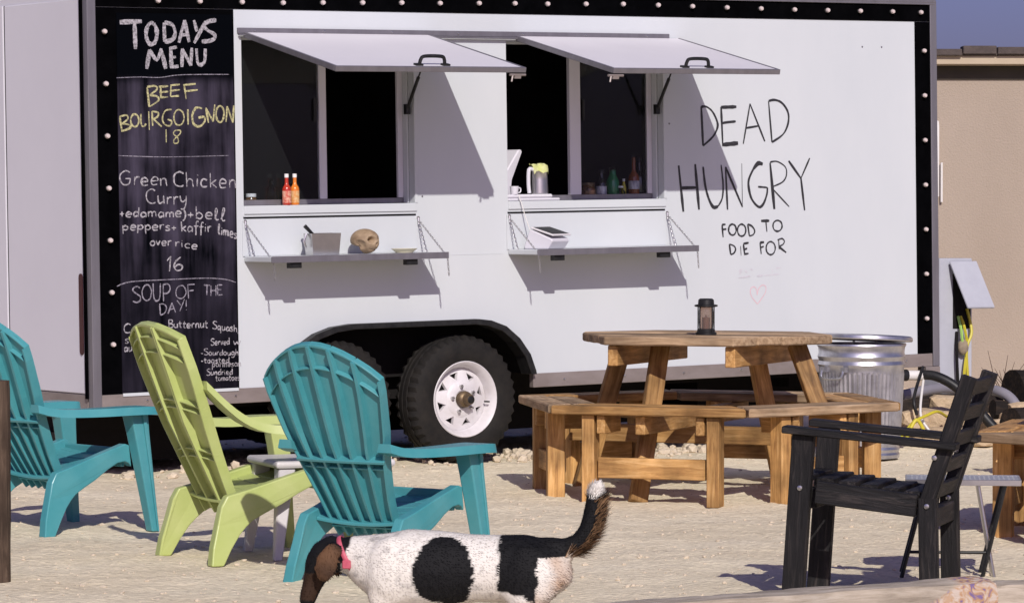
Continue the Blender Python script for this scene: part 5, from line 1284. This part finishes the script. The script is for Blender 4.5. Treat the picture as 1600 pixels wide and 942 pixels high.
bottle('glass_bottle','small clear bottle behind the left window glass',.34,.20,.941,.15,.026,'clear','clear',None,.3,.4)
j=tthing('glass_jar','tiny jar with pale lid behind the left window glass','jar',.21,.20,.941)
MB().lathe([(.03,0),(.03,.05),(.025,.06)],16).build('jar_body',Lbr,j,smooth=True); MB().lathe([(.028,.06),(.028,.078),(0,.078)],16).build('lid',capw_,j,smooth=True)
# left shelf
VS=.6905
cn=tthing('steel_tin','square steel tin holding a black handled utensil on left shelf','tin',.44,-.14,VS,R(-8))
b=MB(); a=[(-.075,-.05),(.075,-.05),(.075,.05),(-.075,.05)]; o_=1.13
vo=[(x,y,0) for x,y in a]+[(x*o_,y*o_,.115) for x,y in a]+[(x*o_*.96,y*o_*.95,.115) for x,y in a]+[(x*.93,y*.9,.006) for x,y in a]
b.add(vo,[(3,2,1,0)]+[(r*4+k,r*4+(k+1)%4,r*4+4+(k+1)%4,r*4+4+k) for r in range(3) for k in range(4)]+[(12,13,14,15)])
b.build('tin_body','steel',cn,.003)
MB().tube([(-.09,.0,.114),(-.105,0,.075),(-.095,0,.04)],.006,6).build('tin_handle','steel',cn,smooth=True)
MB().tube([(.0,.01,.03),(-.05,.01,.11),(-.095,.01,.155)],[.006,.009,.011],8).build('utensil_handle','blackmetal',cn,smooth=True)
def skull():
    vs=[]; V,F_=ICO3
    bm=bmesh.new(); bmesh.ops.create_icosphere(bm,subdivisions=5,radius=1)
    for v in bm.verts:
        p=v.co.copy(); x,y,z=p
        k=Vector((x*.080,y*.062,z*.066))
        if x>.1:                                   # the face is pulled forward and down, jaw narrower
            k.x+= .012*max(0,-z)*x*1.5; k.y*=1-.28*max(0,-z)*x
        if z<-.25: k.z=-.0165-(.066*(-z)-.0165)*(1.25 if x>.05 else .45)
        for sy in (-1,1):                          # eye sockets
            d=Vector((x-.86,(y-sy*.40)*1.1,(z-.02)*1.15)).length
            if d<.40: k*=1-.60*(1-(d/.40)**2)
        d=Vector((x-.95,y*1.5,(z+.38)*1.1)).length # nose hole
        if d<.2: k*=1-.25*(1-(d/.2)**2)
        d=Vector((x-.2,abs(y)-.95,(z+.35))).length # temple hollow
        if d<.42: k.y*=1-.25*(1-(d/.42)**2)
        if x>.6 and -.85<z<-.55: k.x*=1-.06*(1 if math.sin(y*38)>.3 else 0)   # teeth
        if x>.5 and abs(z+.70)<.04: k.x*=.9
        v.co=k
    me=bpy.data.meshes.new('skull'); zmin=min(v.co.z for v in bm.verts)
    for v in bm.verts: v.co.z-=zmin
    bm.to_mesh(me); bm.free(); me.polygons.foreach_set('use_smooth',[True]*len(me.polygons))
    o=link('skull',me,mat('bone_resin',(.34,.25,.16),.7,noise_=(22,(.20,.135,.08),.16,(1,1,1)),bump=(60,.4,.004)))
    o.location=TW(.70,-.15,VS+.001); o.rotation_euler=(TROT@Matrix.Rotation(R(-72),3,'Z')).to_euler(); o.scale=(1.05,1.1,.92)
    return tag(o,'brown resin skull sitting on the left serving shelf','skull')
skull()
pt=tthing('paper_bowl','shallow pale yellow paper bowl at right end of the left shelf','bowl',.97,-.12,VS)
MB().lathe([(.0,.0),(.045,.0),(.070,.022),(.073,.022),(.047,.003),(0,.003)],28).build('bowl_shell',mat('pale_yellow_paper',(.62,.58,.44),.7,noise_=(20,(.58,.53,.38),.2,(1,1,1))),pt,smooth=True)
# right window
tb=tthing('white_monitor','white tilted screen back inside the right window','screen',1.86,.16,.941,R(15))
MB().prism([(-.11,.115),(.06,.30),(.085,.30),(.09,.285),(.0,.13),(-.02,.0),(-.11,.0)],lambda a,b:(a,-.02,b),lambda a,b:(a,.12,b)).build('housing','door_white',tb,.006)
tr_=tthing('cutting_board','white stacked cutting boards on the right window sill','board',1.86,.05,SV)
MB().box((-.12,-.045,0),(.235,.055,.014)).build('lower_board','door_white',tr_,.005); MB().box((-.115,-.04,.0145),(.19,.05,.036)).build('upper_board','door_white',tr_,.008)
pi=tthing('steel_pitcher','tall steel pitcher with a lime green cloth over its rim','pitcher',2.01,.09,.993)
MB().lathe([(.048,0),(.052,.004),(.050,.08),(.047,.145),(.050,.150),(.046,.150),(.043,.08),(.043,.01),(0,.01)],28).build('pitcher_body','steel',pi,smooth=True)
MB().tube(smooth_path([(-.046,-.01,.135),(-.075,-.012,.135),(-.08,-.012,.06),(-.075,-.012,.005)],4),.011,8).build('handle','door_white',pi,smooth=True)
cv=[];cf=[];n=26
for ri,(rr,zz) in enumerate(((.0,.160),(.03,.165),(.050,.157),(.0535,.150),(.054,.135))):
    for k in range(n):
        a=6.283*k/n; w=noise.noise(Vector((math.cos(a)*2,math.sin(a)*2,ri*.7))); dz=(.02*w-.0 if ri<3 else .05*w+(.02 if math.cos(a-2.2)>.2 else -.02)*(ri-2))
        cv.append(((rr+.003*w)*math.cos(a),(rr+.003*w)*math.sin(a),zz+dz*.6))
for i in range(4): cf+=[(i*n+k,i*n+(k+1)%n,(i+1)*n+(k+1)%n,(i+1)*n+k) for k in range(n)]
MB().add(cv,cf).build('cloth',mat('lime_cloth',(.50,.55,.16),.9,noise_=(30,(.6,.6,.35),.2,(1,1,1))),pi,smooth=True)
wm=tthing('white_mug','small white cup beside the screen on the right sill','cup',1.80,.03,.993)
MB().lathe([(.02,0),(.024,.03),(.025,.045),(.021,.045),(.018,.006),(0,.006)],20).build('cup_body','door_white',wm,smooth=True); MB().tube(smooth_path([(.023,0,.036),(.042,0,.032),(.04,0,.012),(.022,0,.008)],3),.004,6).build('handle','door_white',wm,smooth=True)
by=.135; CV=.941
bottle('spice_jar','squat brown jar leftmost behind the right window glass',2.385,by,CV,.11,.040,Lbr,'brass',labb,.18,.8)
bottle('sauce_bottle','dark bottle with white label behind the right window glass',2.475,by,CV,.185,.030,Ldk,'blackmetal',labw,.35,.42)
bottle('green_bottle','green bottle with pale top behind the right window glass',2.57,by+.02,CV,.195,.036,Lgr,'clear',None,.3,.5)
bottle('clear_bottle','short clear bottle in front of the green one',2.60,by-.012,CV,.09,.028,'clear',capw_,None,.3,.5)
bottle('oil_bottle','slim yellow bottle left of the tall amber bottle',2.655,by+.03,CV,.13,.014,Lyl,capw_,None,.3,.5)
bottle('spirit_bottle','tall amber bottle with pale label behind the right window glass',2.705,by,CV,.27,.031,Lam,'clear',labw,.42,.34,lab_range=(.45,.5))
bottle('wine_bottle','dark wine bottle rightmost behind the right window glass',2.775,by+.04,CV,.25,.037,Ldk,'blackmetal',None,.38,.36)
# right shelf: tablet till
ti=tthing('tablet_till','white tablet till with black screen on the right serving shelf','till',1.905,-.15,VS,R(10))
MB().prism([(-.11,0),(-.11,.02),(-.075,.105),(-.06,.108),(.075,.055),(.08,.045),(.045,0)],lambda a,b:(b*0-.085,a,b),lambda a,b:(.085,a,b)).build('stand','door_white',ti,.006)
ti.rotation_euler=(TROT@Matrix.Rotation(R(200),3,'Z')).to_euler()
sc_=MB().box((-.09,-.078,-.006),(.09,.078,.004)).build('tablet',mat('tablet_white',(.62,.60,.62),.35,bump=(40,.03,.002)),ti,.004); sc_.location=(0,.012,.098); sc_.rotation_euler=(R(-16),0,0)
MB().box((-.078,-.066,.0042),(.078,.066,.0055)).build('screen',mat('screen_glass',(.005,.005,.006),.35,spec=.05,bump=(40,.01,.001)),sc_)
hose('till_cable',[TW(1.80,-.012,.99),TW(1.81,-.03,.93),TW(1.82,-.05,.86),TW(1.835,-.09,.76),TW(1.85,-.12,.70)],.0026,'whitecord','white cable from the right sill down to the tablet till','cable')

# ------------------------------------------------------------------ dog
def loft(secs,n=18):
    vs=[];fs=[]
    C=[Vector(s[0]) for s in secs]
    for i,(c,rz_,ry_) in enumerate(secs):
        t=(C[min(i+1,len(C)-1)]-C[max(i-1,0)]).normalized(); side=Vector((0,1,0)); up=t.cross(side).normalized()*-1
        if up.length<.1: up=Vector((0,0,1))
        side=up.cross(t)
        for k in range(n):
            a=6.28319*k/n; vs.append(C[i]+side*ry_*math.cos(a)+up*rz_*math.sin(a))
    for i in range(len(secs)-1): fs+=[(i*n+k,i*n+(k+1)%n,(i+1)*n+(k+1)%n,(i+1)*n+k) for k in range(n)]
    fs+=[tuple(range(n)),tuple(range((len(secs)-1)*n,len(secs)*n))]
    return vs,fs
def make_dog():
    mb=MB()
    mb.add(*loft([((-.045,0,.300),.02,.02),((-.036,0,.298),.048,.044),((-.012,0,.296),.070,.064),((.025,0,.294),.088,.082),((.09,0,.292),.106,.097),((.17,0,.292),.104,.094),((.25,0,.293),.103,.094),((.36,0,.286),.120,.112),((.46,0,.288),.122,.112),((.54,0,.293),.105,.094),((.595,0,.315),.080,.070),((.64,0,.328),.058,.052),((.68,0,.328),.050,.047)]))
    for sy in (-1,1):
        mb.add([Vector((.495+v.x*.085,sy*.058+v.y*.055,.285+v.z*.112)) for v in ICO2[0]],ICO2[1])
        mb.add([Vector((.085+v.x*.098,sy*.052+v.y*.056,.272+v.z*.108)) for v in ICO2[0]],ICO2[1])
    # head, bent down
    mb.add(*loft([((.655,0,.338),.036,.036),((.682,0,.340),.050,.048),((.708,0,.322),.056,.053),((.728,0,.294),.052,.048),((.742,0,.266),.040,.037),((.752,0,.240),.032,.030),((.762,0,.212),.029,.027),((.770,0,.186),.026,.024),((.775,0,.168),.018,.018),((.777,0,.162),.008,.008)]))
    for sy in (-1,1):
        mb.add(*loft([((.520,sy*.045,.27),.060,.045),((.530,sy*.058,.20),.040,.034),((.522,sy*.060,.145),.026,.025),((.520,sy*.062,.09),.021,.021),((.515,sy*.062,.05),.019,.020),((.522,sy*.062,.022),.022,.024)]))
        mb.add([Vector((.535+v.x*.038,sy*.062+v.y*.026,.016+v.z*.016)) for v in ICO2[0]],ICO2[1])
        # hind leg: knee forward and high, hock pointing back
        mb.add(*loft([((.055,sy*.045,.285),.090,.048),((.075,sy*.062,.225),.066,.042),((.085,sy*.066,.185),.046,.034),((.055,sy*.066,.145),.030,.026),((.015,sy*.066,.115),.022,.021),((.005,sy*.066,.095),.020,.020),((.012,sy*.066,.055),.017,.018),((.018,sy*.066,.022),.020,.022)]))
        mb.add([Vector((.034+v.x*.036,sy*.066+v.y*.025,.015+v.z*.015)) for v in ICO2[0]],ICO2[1])
        # ears hanging beside the skull
        mb.add(*loft([((.668,sy*.046,.362),.018,.013),((.678,sy*.066,.345),.030,.012),((.690,sy*.080,.316),.038,.011),((.700,sy*.084,.284),.036,.010),((.706,sy*.080,.256),.020,.009)]))
    # tail
    mb.add(*loft([((.07,0,.345),.044,.044),((.02,0,.352),.040,.037),((-.028,0,.354),.035,.032),((-.070,0,.372),.032,.030),((-.098,0,.412),.031,.029),((-.111,0,.462),.030,.027),((-.117,0,.508),.028,.026),((-.120,0,.538),.025,.023),((-.121,0,.558),.012,.012)],14))
    o=mb.build('dog_raw','white')
    md=o.modifiers.new('r','REMESH'); md.mode='VOXEL'; md.voxel_size=.0085
    sm=o.modifiers.new('s','SMOOTH'); sm.factor=.6; sm.iterations=6
    dg=bpy.context.evaluated_depsgraph_get(); me=bpy.data.meshes.new_from_object(o.evaluated_get(dg)); bpy.data.objects.remove(o)
    me.name='dog'; me.materials.clear()
    W=Vector((.66,.63,.58)); K=Vector((.006,.006,.007)); BR=Vector((.05,.024,.012)); TAN=Vector((.36,.21,.11))
    def coat(p):
        x,y,z=p; wob=.012*noise.noise(p*30)+.028*noise.noise(p*9)
        c=W.copy()
        n_=noise.noise(p*44+Vector((3,1,2))); n2=noise.noise(p*6)
        tick=max(0,min(1,(n_-.36)*6))*(.25+.55*max(0,min(1,.5+n2*1.5)))
        c=c.lerp(Vector((.16,.15,.15)),tick*.6)
        c=c.lerp(Vector((.50,.42,.32)),max(0,min(.45,(.24-z)*3+n2*.3)) if x<.6 else 0)
        if (((x-.325)/.098)**2+((z-.283)/.098)**2)**.5+wob*7<1: c=K.copy()
        # saddle patch over the rump
        if -.01<x+wob<.165+.10*abs(z-.33)+.05*(.4-z) and z>.215+wob*2 and not(x<.045 and z<.335): c=K.copy()
        if x+wob<=.045 and z<.335 and x>-.08: c=TAN.lerp(W,max(0,min(1,.68+noise.noise(p*14))))
        if x<.12 and z<=.20: c=W.lerp(TAN,.4)
        if x<.03 and z>.335:                       # tail: black above, tan fringe below, white tip
            c=K.copy()
            if z>.516+wob*.4: c=Vector((.70,.67,.63))
            elif 0: pass
            if .0<x<.012 and z>.392: c=W.copy()
        if x+.30*(z-.32)+wob*.5>.648:
            c=K.copy()
            if abs(y)>.058 and z>.24: c=Vector((.11,.056,.028)).lerp(K,max(0,min(.7,.25+1.3*noise.noise(p*16))))
            if z<.27 and abs(y)>.012 and x>.72: c=Vector((.05,.025,.013)).lerp(K,.35)
            if x<.70 and z<.235 and abs(y)<.03: c=W.copy()
            if z<.185: c=K.copy()
        return c
    ca=me.color_attributes.new('coat','FLOAT_COLOR','POINT')
    for i,v in enumerate(me.vertices): ca.data[i].color=(*coat(v.co),1)
    me.polygons.foreach_set('use_smooth',[True]*len(me.polygons))
    m=bpy.data.materials.new('dog_coat'); m.use_nodes=True; nt=m.node_tree; b=nt.nodes['Principled BSDF']
    at=nt.nodes.new('ShaderNodeVertexColor'); at.layer_name='coat'; nt.links.new(at.outputs[0],b.inputs['Base Color']); b.inputs['Roughness'].default_value=.75; b.inputs['Specular IOR Level'].default_value=.2
    me.materials.append(m)
    d=link('dog',me); d.location=(.135,11.0,0); d.rotation_euler=(0,0,R(180-9))
    tag(d,'white and black spotted dog sniffing the ground with its tail up','dog')
    # fur
    rnd=random.Random(2); fv=[];ff=[];fc=[]
    polys=me.polygons; areas=[p.area for p in polys]; idx=rnd.choices(range(len(polys)),weights=[a*(3 if (polys[i].center.x<-.03 and polys[i].center.z>.33) else 1) for i,a in enumerate(areas)],k=32000)
    for i in idx:
        p=polys[i]; vs=[me.vertices[k].co for k in p.vertices]; w=[rnd.random() for _ in vs]; s=sum(w); q=sum((v*(a/s) for v,a in zip(vs,w)),Vector())
        nrm=p.normal; x,y,z=q
        tail=x<-.03 and z>.33
        flow=Vector((-1,0,-.35)) if not tail else Vector((-.5,0,.8))
        if x>.66: flow=Vector((-.3,0,-.9)) if abs(y)>.05 else Vector((.1,0,.8))
        flow=(flow-nrm*flow.dot(nrm)); flow=flow.normalized() if flow.length>.05 else Vector((0,0,-1))
        L=rnd.uniform(.007,.014); lift=.22
        if tail:
            und=nrm.x*.75+nrm.z*.65<-.25; L=rnd.uniform(.022,.052) if und else rnd.uniform(.008,.016); lift=.75 if und else .15
            if z>.51: L=rnd.uniform(.012,.022); lift=.7
        if x<.03 and z<.30 and z>.16: L*=1.5
        dr=(flow+nrm*lift+Vector((rnd.uniform(-.3,.3),rnd.uniform(-.3,.3),rnd.uniform(-.3,.3)))).normalized()
        sd_=dr.cross(nrm); sd_=sd_.normalized()*.0011 if sd_.length>.01 else Vector((.0011,0,0))
        c=coat(q)*rnd.uniform(.9,1.1)
        if tail and z<.50 and und and rnd.random()<.7: c=c.lerp(TAN,rnd.uniform(.3,.95))
        o_=len(fv); fv+=[q-nrm*.001+sd_,q-nrm*.001-sd_,q+dr*L*.6+sd_*.6,q+dr*L*.6-sd_*.6,q+dr*L-nrm*.002]; ff+=[(o_,o_+1,o_+3,o_+2),(o_+2,o_+3,o_+4)]; fc+=[(*c,1)]*5
    fm=bpy.data.meshes.new('fur'); fm.from_pydata(fv,[],ff); a=fm.color_attributes.new('coat','FLOAT_COLOR','POINT')
    a.data.foreach_set('color',[x for c in fc for x in c]); fm.materials.append(m)
    fo=link('fur',fm,None,d); fo['kind']='stuff'
    # collar
    pm=mat('pink_collar',(.50,.10,.14),.6,noise_=(50,(.4,.06,.1),.2,(1,1,1)))
    cpts=[Vector((.640+.030*math.sin(6.283*k/28),.058*math.cos(6.283*k/28),.322+.060*math.sin(6.283*k/28))) for k in range(28)]
    cl_=MB().tube(cpts,[(.0035,.008)]*28,8,closed=True).build('collar',pm,d,smooth=True)
    MB().box((.622,-.004,-.014),(.648,.010,.012)).build('buckle',pm,cl_,.003,loc=(0,.057,.305))
make_dog()

# ------------------------------------------------------------------ loose stones
def stones(name,N,region,smin,smax,seed,label,zoff=.3,flat=.65):
    rnd=random.Random(seed); vs=[];fs=[]; V,F_=ICO1
    for i in range(N):
        x,y=region(rnd); s=smin+(smax-smin)*rnd.random()**3
        sc=Vector((s*rnd.uniform(.7,1.3),s*rnd.uniform(.7,1.3),s*flat*rnd.uniform(.7,1.2))); rm=Matrix.Rotation(rnd.uniform(0,6.28),3,'Z')@Matrix.Rotation(rnd.uniform(-.4,.4),3,'X')
        z=gz(x,y)+sc.z*zoff; o=len(vs)
        for v in V:
            k=1+.3*noise.noise(v*1.7+Vector((i*.37,0,0))); vs.append(Vector((x,y,z))+rm@Vector((v.x*sc.x*k,v.y*sc.y*k,v.z*sc.z*k)))
        fs+=[tuple(a+o for a in f) for f in F_]
    me=bpy.data.meshes.new(name); me.from_pydata(vs,[],fs); o=link(name,me,'gravel'); o['kind']='stuff'; o['label']=label; o['category']='gravel'
    return o
def near(r):
    y=11.9+11.5*r.random()**1.35; return r.uniform(-.165,.165)*y+r.uniform(-.3,.3),y
stones('gravel',3600,near,.003,.012,1,'small loose stones scattered over the dry ground')
def berm(r):
    u=r.uniform(1.85,5.4) if r.random()<.85 else r.uniform(-.6,1.9); d=r.gauss(.30,.16); p=TW(u,d,0); return p.x,p.y
stones('gravel_berm',700,berm,.010,.042,2,'row of larger pale stones along the trailer underside',.55,.8)
